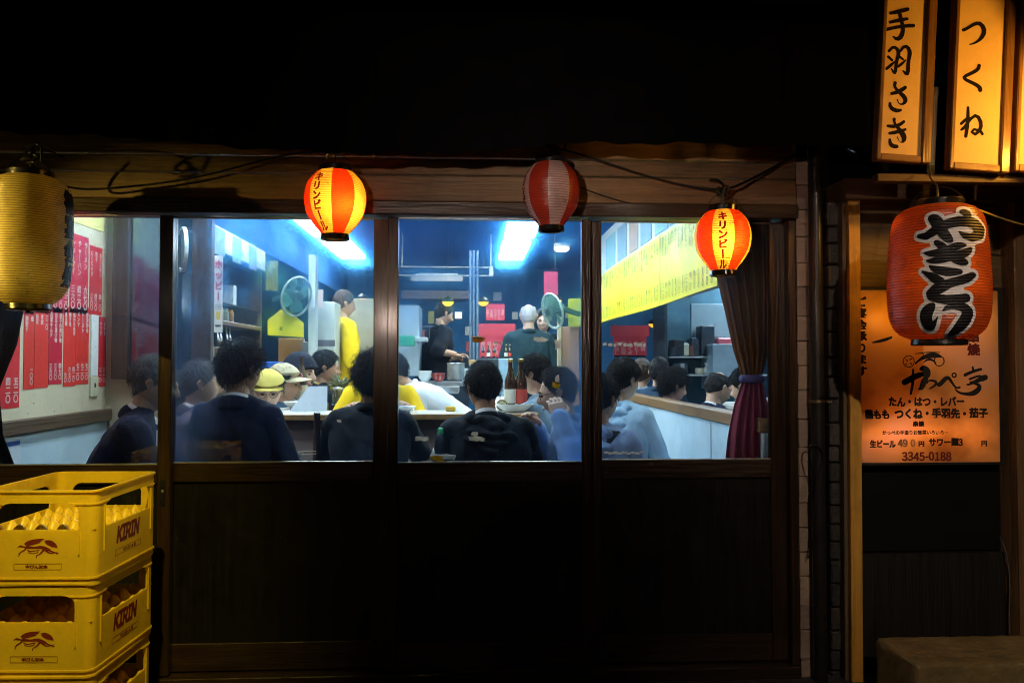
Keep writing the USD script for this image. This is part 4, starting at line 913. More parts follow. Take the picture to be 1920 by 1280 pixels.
foam = shapely.union_all([shapely.Point(x, y).buffer(r).difference(shapely.Point(x, y).buffer(r - .0012)) for x, y, r in ((-.008, -.295, .008), (.008, -.296, .009), (0, -.283, .008), (-.012, -.283, .006), (.012, -.282, .006))])
part(t, 'foam_print', placed(foam, .0005, ctr, (1, 0, 0), (0, 0, 1), .0003), M('print_black', (.02, .02, .02), .6), False)
hp = row_text('HOPPY', .013, 4, 'Inter', squeeze=.72); part(t, 'small_lettering', placed(affinity.translate(hp, -hp.bounds[2] / 2, -.40), .0005, ctr, (1, 0, 0), (0, 0, 1), .0003), M('print_black', (.02, .02, .02)), False)

# ---- red menu sheets on the left wall
menu_reds = [M('menu_red_a', (.55, .012, .02), .55, .15, 4), M('menu_red_b', (.62, .03, .02), .55, .15, 4), M('menu_red_c', (.48, .01, .035), .55, .15, 4)]
menu_ink = M('menu_white_ink', (.62, .40, .38), .6, .1)
sheets = [(-10, 35, 590, 765, ['大 五二〇', '並 四二〇', 'ラーメン'], 0, 'dark red noodle menu sheet nearest the window, priced 四二〇 and 五二〇'),
          (42, 62, 580, 730, ['盛 一〇〇', '焼餃子'], 1, 'orange red menu sheet beside the nearest noodle sheet'), (62, 89, 578, 727, ['三二〇', '冷奴', '枝豆'], 1, 'red menu sheet with faded dish names, second after the noodle sheet'),
          (89, 115, 575, 720, ['茄子の漬け物 四七〇', '胡瓜の漬け物 三六〇', '白菜キムチ 三六〇'], 2, 'dark red pickle menu sheet priced 三六〇 and 四七〇'), (117, 140, 575, 724, ['鶏からあげ 四二〇', '焼き魚 六七〇', '目玉焼 七〇'], 1, 'bright red menu sheet in the middle of the lower row'),
          (140, 165, 575, 720, ['野菜炒め 七二〇', 'トースト 七二〇', 'メンマ 七二〇'], 1, 'red menu sheet left of the white plastic strip'), (183, 204, 594, 724, ['冷やし 二一〇', 'トマト 三一〇', 'サラダ 三一〇'], 0, 'narrow red menu sheet right of the white plastic strip'),
          (30, 62, 440, 588, ['玉子 七〇', '納豆 八〇'], 2, 'red upper menu sheet nearest the cream lantern'), (62, 95, 438, 587, ['天ぷら 七二〇', '刺身 六一〇', '煮込 八〇〇'], 2, 'red upper menu sheet half behind the cream lantern'),
          (97, 127, 437, 587, ['ホルモン 七二〇', 'レバニラ 六二〇', 'ニラ玉 六八〇'], 2, 'red upper menu sheet right beside the cream lantern'), (129, 164, 440, 588, ['ラーメン 六七〇', 'チャーハン 四二〇', 'シューマイ 三六〇'], 2, 'wide red upper menu sheet over the lower bright red sheets'), (166, 190, 462, 590, ['あじフライ 四二〇', '餃子 四〇〇', 'にくじゃが 三六〇'], 0, 'short red upper menu sheet next to the mirror')]
for pa, pb, ya, yb, cols, mi, lab in sheets:
    pc = (max(pa, 0) + pb) / 2
    A_, B_ = PX(pa, yb, XL), PX(pb, yb, XL); zt, zb = PX(pc, ya, XL)[2], PX(pc, yb, XL)[2]; y0, y1 = A_[1], B_[1]
    t = thing('menu_sheet', lab, 'menu', (XL, y0, zb), group='red menu sheets on the cream wall')
    part(t, 'sheet', box(XL + .001, XL + .0025, y0 + .002, y1 - .002, zb, zt, .0004), menu_reds[mi])
    n = len(cols); wcol = (y1 - y0) / n; h = min(wcol * .62, .05); g = []
    for k, s in enumerate(reversed(cols)):
        nm, _, pr = s.partition(' ')
        L = (zt - zb); x = (k + .5) * wcol
        g.append(affinity.translate(col_text(nm, h * .9, 1.0, 1, S=28), x, -.03))
        if pr: g.append(affinity.translate(col_text(pr, h, 1.02, 1, S=28), x, -(L - .02 - h * 1.02 * len(pr))))
    part(t, 'lettering', placed(shapely.union_all(g), .0005, (XL + .0025, y0, zt), (0, 1, 0), (0, 0, 1), .0003), menu_ink, False)
a, b = PX(168, 705, XL), PX(181, 705, XL); zt = PX(174, 590, XL)[2]
single('plastic_strip', box(XL + .001, XL + .008, a[1], b[1], a[2], zt, .001), M('white_plastic', (.78, .8, .78), .3, .05), 'bare white plastic strip between the red menu sheets', 'trim')
t = thing('light_switch', 'cream wall switch plate under the white plastic strip', 'switch', (XL, a[1], PX(174, 743, XL)[2]))
part(t, 'plate', box(XL + .001, XL + .01, a[1] - .005, b[1] + .005, PX(174, 743, XL)[2], PX(174, 706, XL)[2], .002), M('switch_cream', (.66, .62, .42), .4, .06)); zc = PX(174, 722, XL)[2]
part(t, 'toggle', box(XL + .0102, XL + .014, (a[1] + b[1]) / 2 - .006, (a[1] + b[1]) / 2 + .006, zc - .012, zc + .012, .002), M('toggle_dark', (.05, .05, .05), .4))
a, b = PX(125, 440, XL), PX(194, 425, XL); single('paper_valance', box(XL + .001, XL + .004, a[1], b[1], PX(160, 424, XL)[2], 2.4, .0008), M('valance_yellow', (.70, .60, .22), .6, .1), 'pale yellow paper strip above the red menu sheets', 'paper')
t = thing('blue_notice', 'pale notice with a blue header on the panel nearest the window', 'notice', PX(12, 860, XL + .02))
a, b = PX(4, 875, XL + .019), PX(39, 818, XL + .019); part(t, 'card', box(XL + .0185, XL + .020, a[1], b[1], .62, PX(20, 818, XL)[2], .0004), M('notice_white', (.6, .68, .75), .5, .05)); part(t, 'header', box(XL + .0202, XL + .0208, a[1] + .01, b[1] - .008, PX(20, 835, XL)[2], PX(20, 826, XL)[2], 0), M('notice_blue', (.03, .12, .42), .5))

# ---- yellow banner and pictures over the partition
t = thing('lintel_wall', 'cream wall above the partition carrying the yellow banner', 'wall', (XR, .2, 1.76)); part(t, 'wall', box(XR, XR + .08, .2, 5.6, 1.755, CZ), M('lintel_paint', (.55, .58, .56), .6, .12, 3))
t = thing('menu_banner', 'long bright yellow menu banner with columns of dishes and prices', 'banner', (XR - .01, .7, 1.735))
yellow = M('banner_yellow', (.78, .66, .008), .5, .06, 3, .03)
def bcl(u, v):
    y = .66 + u * 3.84; z = 1.735 + v * .47 + .006 * np.sin(y * 2.1) * (1 - v); return np.stack([XR - .016 - .009 * (meshkit.fbm(np.stack([y * 2.2, z * 1.5, 0 * y], -1), 3, 5) - .5) - .003 * np.sin(y * 1.6 + z * 4), y, z], -1)
part(t, 'cloth', slab(sheet(bcl, 160, 16), .0012), yellow, True)
for y_ in (1.9, 3.2): part(t, 'seam', box(XR - .0245, XR - .022, y_, y_ + .012, 1.736, 2.2, .0005), M('banner_seam', (.66, .54, .02), .5))
names_ = ['焼鳥盛合せ', 'ねぎま', 'もつ煮込み', 'ポテトフライ', '冷やしトマト', 'まぐろ刺身', 'いか焼き', 'コロッケ', '揚げ出し豆腐', 'さんま塩焼', 'お新香', '鶏唐揚げ', 'もずく酢', '肉豆腐', 'しめさば', '串かつ']
prices_ = ['三八〇', '四二〇', '三六〇', '五〇〇', '四八〇', '二一〇', '三二〇']
g = []
for k in range(46):
    x = .06 + k * .082
    if x > 3.8: break
    g.append(affinity.translate(col_text(names_[(k * 5) % 16], .026, 1.02, 1, S=20), x, -.025)); g.append(affinity.translate(col_text(prices_[(k * 3) % 7], .036, 1.0, 1, S=24, widen=.8), x, -.335))
part(t, 'lettering', placed(affinity.scale(shapely.union_all(g), 1, 1, origin=(0, 0)), .0004, (XR - .0225, 4.5, 2.205), (0, -1, 0), (0, 0, 1), .0003), M('banner_ink', (.15, .14, .015), .6), False, kind='stuff')
for k, (pa, pb) in enumerate(((1136, 1153), (1158, 1174), (1180, 1196), (1201, 1221), (1228, 1252), (1256, 1285))):
    ya, yb = PX(pa, 440, XR - .004)[1], PX(pb, 440, XR - .004)[1]
    single('picture_card', box(XR - .006, XR - .001, ya, yb, 2.23, 2.52, .0008), [pic_ms[1], pic_ms[0], pic_ms[3], pic_ms[0], pic_ms[1], pic_ms[0]][k], f'{("pale teal", "blue", "brown oval", "blue", "deep teal", "grey blue")[k]} picture card {("first", "second", "third", "fourth", "fifth", "sixth")[k]} from the far end above the yellow banner', 'picture', group='picture cards above the yellow banner')

# ---- counter
laminate = M('counter_top', (.58, .56, .50), .3, .1, 5, .05, dirt=(.4, .34, .26)); cedge = wood('counter_edge', (.38, .22, .07), 'x', .4); cedge_y = wood('counter_edge_y', (.38, .22, .07), 'y', .4)
cfront = M('counter_front', (.42, .33, .29), .5, .1, 3, .05, dirt=(.25, .2, .17)); cband = M('counter_band', (.05, .035, .025), .5, .4, 20)
ct = thing('counter', 'pale topped dining counter with wooden edge bending round the kitchen', 'counter', (-.5, 1.3, FZ))
CT = 1.05
part(ct, 'top', box(-1.40, .38, 1.165, 1.55, CT - .03, CT), laminate); part(ct, 'top', box(-1.40, -1.045, 1.553, 4.2, CT - .03, CT), laminate); part(ct, 'top', box(.06, .38, 1.553, 3.6, CT - .03, CT), laminate)
part(ct, 'edge_strip', box(-1.40, .38, 1.15, 1.164, CT - .032, CT + .001), cedge); part(ct, 'edge_strip', box(-1.044, -1.03, 1.553, 4.2, CT - .055, CT + .001), cedge_y); part(ct, 'edge_strip', box(.381, .395, 1.15, 3.6, CT - .032, CT + .001), cedge_y)
part(ct, 'under_band', box(-1.38, .36, 1.168, 1.20, CT - .085, CT - .033), cband)
part(ct, 'front_panel', box(-1.38, .36, 1.2, 1.22, FZ, CT - .031), cfront); part(ct, 'inner_panel', box(-1.08, -1.06, 1.56, 4.2, FZ, CT - .056), M('inner_panel', (.2, .2, .2), .5)); part(ct, 'outer_panel', box(.33, .35, 1.225, 3.6, FZ, CT - .033), cfront)

# ---- kitchen beyond
pbox('work_table', 758, 860, 726, 738, 6.0, .5, steel, 'stainless work table edge behind the white shirted man', 'table')
pbox('fridge', 746, 786, 572, 705, 7.9, .5, M('fridge_grey', (.26, .33, .38), .35, .15), 'tall grey fridge behind the white shirted man', 'fridge')
pbox('green_crate', 748, 775, 629, 648, 7.4, .25, M('green_plastic', (.03, .30, .18), .5), 'green plastic crate in front of the grey fridge', 'crate')
pbox('shelf_rack', 776, 800, 632, 640, 7.6, .3, M('rack_grey', (.4, .45, .48), .4), 'pale shelf edge beside the green crate', 'shelf')
t = thing('steel_pipes', 'three upright steel pipes rising beside the red wall poster', 'pipe', P(887, 700, 4.0))
for px in (882, 888, 895): part(t, 'pipe', tube([P(px, 705, 4.0), P(px, 470, 4.0)], .011, 12), M('blue_steel', (.2, .28, .36), .35, metal=.6))
pbox('tag', 879, 892, 674, 683, 7.38, .01, M('tag_tan', (.5, .3, .12), .7), 'tan tag taped low on the steel pipes', 'tag', .001)
t = thing('ceiling_rail', 'white rectangular rail frame hanging below the ceiling', 'rail', P(838, 508, 4.4))
a, b = P(735, 500, 4.4), P(924, 517, 4.4); rw = M('rail_white', (.7, .68, .6), .4)
part(t, 'bar', beam(a, (b[0], a[1], a[2]), .012), rw); part(t, 'bar', beam((a[0], a[1], b[2]), b, .012), rw); part(t, 'end_post', box(b[0] - .035, b[0] + .004, b[1] - .012, b[1] + .012, b[2] - .006, a[2] + .006), rw); part(t, 'hanger', tube([(b[0] - .02, b[1], a[2]), (b[0] - .02, b[1], CZ)], .006), rw); part(t, 'hanger', tube([(a[0] + .1, b[1], a[2]), (a[0] + .1, b[1], CZ)], .006), rw)
t = thing('strip_light', 'short lit white strip lamp under the rail frame', 'lamp', P(820, 522, 4.42)); a, b = P(770, 526, 4.42), P(868, 518, 4.42)
part(t, 'tube', box(a[0], b[0], 4.42, 4.46, a[2], b[2], .01), emitter('strip_white', (.9, 1, .95), 1.1)); part(t, 'bracket', box(a[0] + .05, b[0] - .05, 4.43, 4.45, b[2] + .001, b[2] + .03), housing_m)
t = thing('lit_panel', 'small square lit white panel above the kitchen worker', 'panel', P(860, 591, 5.2)); a, b = P(853, 597, 5.2), P(866, 585, 5.2); part(t, 'case', box(a[0] - .008, b[0] + .008, 5.204, 5.24, a[2] - .008, b[2] + .008), black_metal); part(t, 'screen', box(a[0], b[0], 5.196, 5.203, a[2], b[2], .001), emitter('panel_white', (1, .97, .9), 2.2))
redp = M('poster_red', (.52, .035, .06), .6, .15, 5)
def red_poster(px0, px1, py0, py1, d, label, wide_top=False):
    a, b = P(px0, py1, d + CAM[1]), P(px1, py0, d + CAM[1]); t = thing('red_poster', label, 'poster', (a[0], a[1], a[2]), group=None)
    part(t, 'sheet', box(a[0], b[0], a[1], a[1] + .004, a[2], b[2], .0005), redp)
    if wide_top: part(t, 'header', box(a[0] - .03, b[0] + .03, a[1] - .004, a[1] - .001, b[2] - (b[2] - a[2]) * .36, b[2], .0005), M('poster_header', (.58, .05, .07), .6, .1))
    w = (b[0] - a[0]); g = [affinity.translate(col_text(s, w / 7, 1.0, 2, S=28), w * (k + .5) / 5, -.06 - (b[2] - a[2]) * (.36 if wide_top else 0)) for k, s in enumerate(['お通し', '日本酒', 'ハイボール', '生ビール', '焼酎'])]
    g = shapely.union_all(g); g = g.intersection(shapely.box(0, -(b[2] - a[2]) + .01, w, 0))
    part(t, 'lettering', placed(g, .0004, (a[0], a[1] - .0005, b[2]), (1, 0, 0), (0, 0, 1), .0003), M('poster_ink', (.6, .22, .22), .6), False)
    part(t, 'backing', box(a[0] + .01, b[0] - .01, a[1] + .005, a[1] + .02, a[2] - .02, b[2] - .01), black_metal)


red_poster(899, 961, 607, 670, 8.2, 'red wall poster behind the dark haired man in the hood', True); red_poster(1150, 1212, 610, 666, 9.0, 'red wall poster beyond the far end of the yellow banner', True)
red_poster(911, 946, 570, 600, 8.9, 'dim small red poster above the larger red poster')
a, b = P(1020, 553, 3.2), P(1046, 514, 3.2); single('hanging_paper', box(a[0], b[0], 3.2, 3.205, a[2], b[2] + .02, .001), M('hanging_pink', (.62, .08, .16), .6, .2, 8, trans=.3), 'pink red paper hanging above the right wall fan', 'paper')

def wall_fan(c, R, yaw, label, tint):
    c = np.array(c, float); t = thing('wall_fan', label, 'fan', c)
    Rm = trimesh.transformations.rotation_matrix(PI / 2 + .25, [1, 0, 0]); Rz = trimesh.transformations.rotation_matrix(yaw, [0, 0, 1])
    def put(n, msh, mat, sm=30): msh = tm(msh).copy(); msh.apply_transform(Rm); msh.apply_transform(Rz); msh.apply_translation(c); part(t, n, msh, mat, sm)
    th = np.linspace(0, 2 * PI, 49)
    put('guard_rim', tube(np.stack([R * np.cos(th), R * np.sin(th), 0 * th], 1), .010, 8), M('fan_rim', (.30, .42, .38), .3))
    wires = []
    for k in range(28):
        a = k * 2 * PI / 28; s = np.linspace(.22, 1, 8); wires.append(tube(np.stack([R * s * np.cos(a), R * s * np.sin(a), .045 * (1 - s ** 2)], 1), .0018, 4))
    put('guard_wires', wires, M('fan_wire', (.14, .26, .22), .35)); 
    for k in range(4):
        a = k * PI / 2 + .4
        def bl(u, v): r_ = R * (.2 + .7 * u); w = .34 + .25 * np.sin(u * PI) ; aa = a + (v - .5) * 2 * w; return np.stack([r_ * np.cos(aa), r_ * np.sin(aa), -.02 + .03 * (v - .5)], -1)
        put('blade', slab(sheet(bl, 10, 8), .003), tint, True)
    put('motor', lathe([(0, .03), (.045, .025), (.05, -.04), (.04, -.1), (0, -.105)], 24), M('fan_body', (.05, .10, .085), .6, spec=.1)); put('mount', beam((0, 0, -.09), (0, -.08, -.24), .035), M('fan_body', (.05, .10, .085)))


green_bl = M('fan_blade', (.10, .38, .26), .3, .1, trans=.35)
wall_fan(P(556, 556, 2.95), .155, 1.0, 'green bladed wall fan above the yellow pointed cloth', green_bl); wall_fan(P(1036, 583, 2.7), .135, -1.1, 'green bladed wall fan beside the bald man', M('fan_blade_b', (.16, .34, .22), .3, .1, trans=.35))
a = P(502, 628, 3.0); s_ = 6.42 / 1500
pent = shapely.Polygon([(0, 0), (66 * s_, -4 * s_), (66 * s_, 22 * s_), (30 * s_, 52 * s_), (0, 28 * s_)]); mm = placed(pent, .004, a, (1, 0, 0), (0, 0, 1)); t = thing('yellow_cloth', 'yellow pointed cloth hanging below the green wall fan', 'cloth', a); part(t, 'cloth', mm, M('yellow_cloth', (.72, .62, .01), .7, .12, 6, trans=.2)); part(t, 'mark', placed(row_text('K', 9 * s_, 3, 'Inter'), .0006, a + np.array([22 * s_, -.0045, 8 * s_]), (1, 0, 0), (0, 0, 1)), M('mark_dark', (.06, .06, .02)), False)
pbox('yellow_paper', 498, 520, 489, 545, 6.7, .01, M('yellow_paper', (.55, .48, .02), .7, .2, trans=.2), 'yellow paper on the wall over the pointed cloth', 'paper', .001)
pbox('orange_door', 521, 570, 634, 720, 6.75, .04, M('orange_wood', (.45, .22, .06), .5, .15), 'orange brown door below the yellow pointed cloth', 'door')
pbox('grey_panel', 566, 578, 640, 720, 6.7, .04, M('grey_panel', (.25, .27, .28), .6), 'grey panel right of the orange door', 'panel')
pbox('pale_column', 577, 592, 478, 720, 6.6, .12, M('pale_column', (.50, .56, .54), .5, .1), 'pale narrow column between orange door and pale cupboard', 'column')
pbox('pale_cupboard', 594, 628, 566, 720, 6.9, .3, M('pale_cupboard', (.52, .56, .52), .5, .12), 'pale cupboard right of the narrow column', 'cupboard'); pbox('cupboard_band', 594, 628, 637, 649, 6.895, .004, M('band_dark', (.12, .10, .10), .5), 'dark band across the pale cupboard', 'trim', .0008)
pbox('wall_notice', 584, 591, 512, 576, 6.55, .005, M('notice_white', (.7, .7, .7), .6), 'narrow white notice on the pale column', 'notice', .0008); pbox('wall_notice', 596, 606, 543, 578, 6.6, .005, M('notice_pink', (.6, .45, .4), .6), 'pinkish notice above the pale cupboard', 'notice', .0008)
pbox('blue_sheet', 489, 548, 678, 705, 6.1, .03, M('blue_sheet', (.02, .10, .42), .6, .2), 'blue sheet behind the yellow cap', 'sheet', .006); pbox('dark_cabinet', 628, 640, 560, 720, 7.9, .3, M('dark_cab', (.04, .05, .07), .4), 'dark cabinet beside the yellow shirted cook', 'cabinet'); pbox('pale_door', 648, 712, 560, 760, 8.3, .05, M('pale_door', (.42, .36, .24), .6, .2), 'beige door behind the yellow shirted cook', 'door')
pbox('brown_door', 1053, 1086, 612, 760, 6.4, .05, M('brown_door', (.33, .19, .13), .55, .25, 3), 'reddish brown door panel right of the bald man', 'door'); pbox('pale_jamb', 1046, 1053, 595, 760, 6.38, .06, M('jamb', (.5, .42, .26), .6), 'pale door jamb beside the brown door', 'door jamb')
pbox('yellow_curtain', 1066, 1092, 560, 612, 6.36, .02, M('yellow_green', (.42, .46, .04), .7, .3, 10, trans=.2), 'yellow green cloth above the brown door', 'cloth', .004)
pbox('wash_unit', 906, 962, 672, 745, 7.0, .4, M('wash_blue', (.22, .36, .46), .4, .3, 6), 'pale blue kitchen unit behind the beer bottles', 'cabinet'); pbox('register', 895, 935, 672, 700, 6.6, .25, M('register_black', (.03, .04, .045), .4), 'dark cash register behind the hooded man', 'register')
pbox('dark_cupboard', 800, 880, 660, 760, 8.6, .4, M('kitchen_dark', (.025, .04, .06), .4), 'dark kitchen cupboard below the worker', 'cupboard'); pbox('range_hood', 752, 880, 545, 560, 8.9, .5, M('hood_brown', (.12, .09, .08), .5), 'brown range hood behind the amber lamps', 'hood')
sp_ = P(855, 712, 3.7); single('stock_pot', lathe([(0, 0), (.07, 0), (.075, .01), (.075, .14), (.08, .145), (.078, .15), (.07, .15), (.07, .012), (0, .012)], 28, at=sp_), steel, 'steel stock pot on the kitchen worktop', 'pot')

white_ch = M('white_china', (.70, .74, .74), .18, .04, coat=.4)
slip_c = [(.62, .58, .48), (.50, .10, .08), (.55, .48, .10), (.45, .52, .55)]; r7 = random.Random(21)
for k, (px, py) in enumerate(((768, 590), (784, 618), (803, 583), (818, 634), (872, 612), (874, 640), (763, 660), (925, 548), (960, 585), (700, 600), (1060, 575), (1010, 640))):
    w_, h_ = r7.uniform(9, 17), r7.uniform(13, 26); q = P(px, py, 7.27); f_ = (7.27 - CAM[1]) / 1500
    single('paper_slip', box(q[0], q[0] + w_ * f_, 7.262, 7.27, q[2] - h_ * f_, q[2], .001), M(f'slip_{k % 4}', slip_c[k % 4], .7, .3, 30), f"{('cream', 'red', 'yellow', 'grey')[k % 4]} paper slip pinned on the far blue wall, {('first', 'second', 'third')[k // 4]} {('cream', 'red', 'yellow', 'grey')[k % 4]} one from the left", 'paper', group='paper slips on the far wall')
ut = thing('utensil_rail', 'steel rail hung with ladles above the kitchen worktop', 'rail', P(820, 612, 4.9))
a = P(756, 612, 4.9); b = P(826, 612, 4.9); part(ut, 'rail', tube([a, b], .006, 8), steel)
for k in range(5):
    q = a + (b - a) * (k + .5) / 5; part(ut, 'ladle', [tube([q, q - [0, 0, .16 + .03 * (k % 2)]], .004, 6), lathe([(0, -.02), (.025, -.012), (.03, .004), (.026, .004), (0, -.014)], 16, at=q - [0, 0, .17 + .03 * (k % 2)])], steel, 40)
bowl_p = [(0, 0), (.03, 0), (.055, .03), (.065, .055), (.061, .055), (.05, .032), (0, .008)]
wt = pbox('worktop', 770, 905, 716, 724, 7.3, .45, steel, 'steel worktop running behind the stooping man', 'worktop'); zt_ = P(800, 716, 7.3 + CAM[1])[2]
for k, (px, n_) in enumerate(((797, 3), (822, 2), (874, 4))):
    q = P(px, 716, 7.45 + CAM[1]); 
    t = thing('bowl_stack', ('three nested bowls on the steel worktop', 'two nested bowls on the steel worktop', 'four nested bowls beside the stock pot')[k], 'bowls', q)
    for j in range(n_): part(t, 'bowl', lathe(bowl_p, 24, at=(q[0], q[1], zt_ + .002 + j * .022)), [white_ch, M('bowl_red', (.3, .03, .02), .25, coat=.5)][k % 2], smooth=40)
for k, px in enumerate((906, 916, 927, 950, 957)): 
    q = P(px, 672, 6.85 + CAM[1] + .3); bottle((q[0], 3.85, q[2] + .002), f"{('first', 'second', 'third', 'fourth', 'fifth')[k]} small dark bottle on top of the pale blue kitchen unit", [dark_glass, brown_glass][k % 2], .42, lab_w if k % 2 else lab_r, cap_m, group='small bottles on the kitchen unit', name='seasoning_bottle')
rr5 = random.Random(12)
for k in range(9):
    q = P(1262 + k * 17, 735, 4.5); hh_ = rr5.uniform(.05, .14); single('shelf_pot', lathe([(0, 0), (.035, 0), (.045, .01), (.045, hh_), (.04, hh_), (.04, .01), (0, .008)], 20, at=(q[0], 4.52, P(1300, 702, 4.45)[2] + .001 if k % 2 else P(1300, 668, 4.45)[2] + .001)), M(f'pot_{k % 4}', ((.05, .07, .09), (.4, .45, .46), (.12, .05, .03), (.5, .46, .36))[k % 4], .35), f"{('black', 'pale', 'brown', 'cream')[k % 4]} pot {('first', 'second', 'third', 'fourth', 'fifth', 'sixth', 'seventh', 'eighth', 'ninth')[k]} from the left on the dark shelves", 'pot', group='pots on the dark shelves')

# ---- far dining room beyond the partition
rk = thing('kitchen_shelves', 'dark open shelves with crockery beyond the partition', 'shelf', P(1330, 740, 4.6)); dkb = M('shelf_dark', (.03, .05, .06), .5, .3)
for py in (668, 702): 
    a, b = P(1254, py, 4.45), P(1470, py, 4.45); part(rk, 'shelf_board', box(a[0], b[0], 4.45, 4.9, a[2] - .015, a[2]), M('shelf_edge', (.42, .5, .52), .4))
part(rk, 'back', box(P(1240, 700, 4.9)[0], 4.4, 4.9, 4.93, .7, 2.3), M('far_back', (.07, .18, .25), .5, .4)); part(rk, 'upright', box(P(1252, 700, 4.4)[0] - .03, P(1252, 700, 4.4)[0], 4.4, 4.9, FZ, 2.3), dkb)
pbox('wall_screen', 1296, 1375, 570, 632, 8.1, .05, M('screen_pale', (.26, .38, .44), .35, .2, 2), 'pale blue grey panel high on the far wall', 'panel')
pbox('side_cabinet', 1337, 1400, 645, 730, 7.7, .4, M('side_cab', (.28, .42, .52), .4, .2), 'pale blue cabinet right of the dark shelves', 'cabinet')
for k, (px0, px1, py0, py1, col, lab) in enumerate(((1262, 1284, 636, 666, (.02, .025, .03), 'black appliance on the upper dark shelf'), (1281, 1293, 643, 667, (.5, .52, .42), 'pale tea caddy on the upper dark shelf'), (1296, 1312, 633, 667, (.025, .035, .05), 'dark canister beside the tea caddy'), (1314, 1340, 610, 667, (.02, .03, .04), 'tall black coffee urn on the shelf'), (1346, 1372, 633, 650, (.45, .08, .1), 'red and white packet on the pale blue cabinet'), (1262, 1290, 680, 701, (.05, .08, .1), 'dark pan on the lower shelf'))):
    pbox('shelf_item', px0, px1, py0, py1, 7.9, .18, M(f'item_{k}', col, .35, .3, 12), lab, 'kitchenware', .012)
vs = P(1327, 702, 4.5); single('white_vase', lathe([(0, 0), (.03, 0), (.05, .03), (.045, .06), (.02, .085), (.035, .11), (.03, .12), (0, .12)], 24, at=vs), M('vase_white', (.62, .68, .66), .3), 'small white gourd shaped vase on the lower shelf', 'vase', smooth=50)
tt_ = thing('side_table', 'table with stacked dishes beyond the partition', 'table', P(1310, 760, 3.4)); z = P(1310, 755, 2.9)[2]
part(tt_, 'table_top', box(1.95, 2.9, 2.4, 3.1, z - .03, z), laminate)
for x in (2.0, 2.85):
    for y in (2.45, 3.05): part(tt_, 'leg', box(x - .02, x + .02, y - .02, y + .02, FZ, z - .03), darkwood)
def plate(loc, R, label, h=.03, name='plate'): return single(name, lathe([(0, 0), (R * .5, 0), (R * .55, .004), (R, h), (R, h + .004), (R * .5, .01), (0, .008)], 36, at=loc), white_ch, label, name, smooth=50)
for k in range(3): plate((2.15, 2.6, z + k * .02), .13, ('lowest plate stacked on the side table', 'middle plate stacked on the side table', 'top plate stacked on the side table')[k]) if k < 2 else plate((2.35, 2.62, z), .12, 'wide white dish on the side table beside the stacked plates')

# ---- curtains
brown_c = M('curtain_brown', (.09, .036, .012), .85, .3, 8, .2, 90, spec=.1); plum_c = M('curtain_plum', (.16, .020, .040), .8, .3, 8, .2, 90, spec=.2, trans=.05)
def curtain(t, name, fn, mat, seed):
    part(t, name, slab(sheet(fn, 60, 60), .003), mat, True)


t = thing('curtain', 'brown curtain tied back with a plum lower half, right door', 'curtain', P(1400, 860, .12))
yc = .13
def pin(px, py, off): p = np.stack([np.vectorize(lambda a, b: P(a, b, yc)[i])(px, py) for i in range(3)], -1); p[..., 1] += off; return p
def upper(u, v):
    left = np.interp(v, [0, .3, .6, .85, 1], [1318, 1340, 1362, 1378, 1392]); right = np.interp(v, [0, .5, .85, 1], [1446, 1446, 1440, 1428])
    px = left + (right - left) * u; py = 400 + v * 305; amp = .018 * (1 - .35 * v); return pin(px, py, amp * np.sin(u * 34 + 1.2 * np.sin(v * 3)) + .008 * np.sin(u * 71 + 2))
def lower(u, v):
    left = np.interp(v, [0, .25, .6, 1], [1392, 1378, 1366, 1356]); right = np.interp(v, [0, .3, 1], [1428, 1440, 1446])
    px = left + (right - left) * u; py = 715 + v * 180; return pin(px, py, (.012 + .016 * v) * np.sin(u * 30 + .8 * np.sin(v * 4)))
curtain(t, 'upper_cloth', upper, brown_c, 1); curtain(t, 'lower_cloth', lower, plum_c, 2)
c = P(1410, 710, yc); tr_ = trimesh.creation.torus(.045, .014, 32, 12); tr_.vertices *= [1, .75, 1.3]; tr_.apply_translation(c); part(t, 'tie_band', tr_, M('tie_band', (.03, .02, .09), .7), True)
t = thing('curtain', 'dark curtain edge at the far left below the cream lantern', 'curtain', P(10, 860, .12))
def lcurt(u, v):
    right = np.interp(v, [0, .25, .5, .75, 1], [52, 36, 2, 10, 42]); left = right - 150
    px = left + (right - left) * u; py = 560 + v * 340; return pin(px, py, .015 * np.sin(u * 30) + .006 * np.sin(u * 60))
curtain(t, 'cloth', lcurt, M('curtain_dark', (.03, .02, .014), .85, .3), 3)

# ================================================================ people
skin_ms = [M('skin_a', (.50, .30, .20), .5, .12, 9, .08, 120), M('skin_b', (.42, .23, .145), .5, .12, 9, .08, 120), M('skin_c', (.56, .36, .27), .5, .10, 9, .08, 120)]
hair_ms = {'black': M('hair_black', (.009, .008, .009), .5, .5, 60, .8, 260, spec=.2, stretch=(1, 1, .25)), 'grey': M('hair_grey', (.085, .075, .08), .42, .5, 60, .8, 260, stretch=(1, 1, .25)), 'brown': M('hair_brown', (.05, .028, .016), .42, .5, 60, .8, 260, stretch=(1, 1, .25)), 'white': M('hair_white', (.45, .42, .42), .5, .3, 60, .6, 200)}
def cloth(name, col, v=.22): return M('cloth_' + name, col, .85, v, 18, .35, 240, sheen=.02, spec=.2)


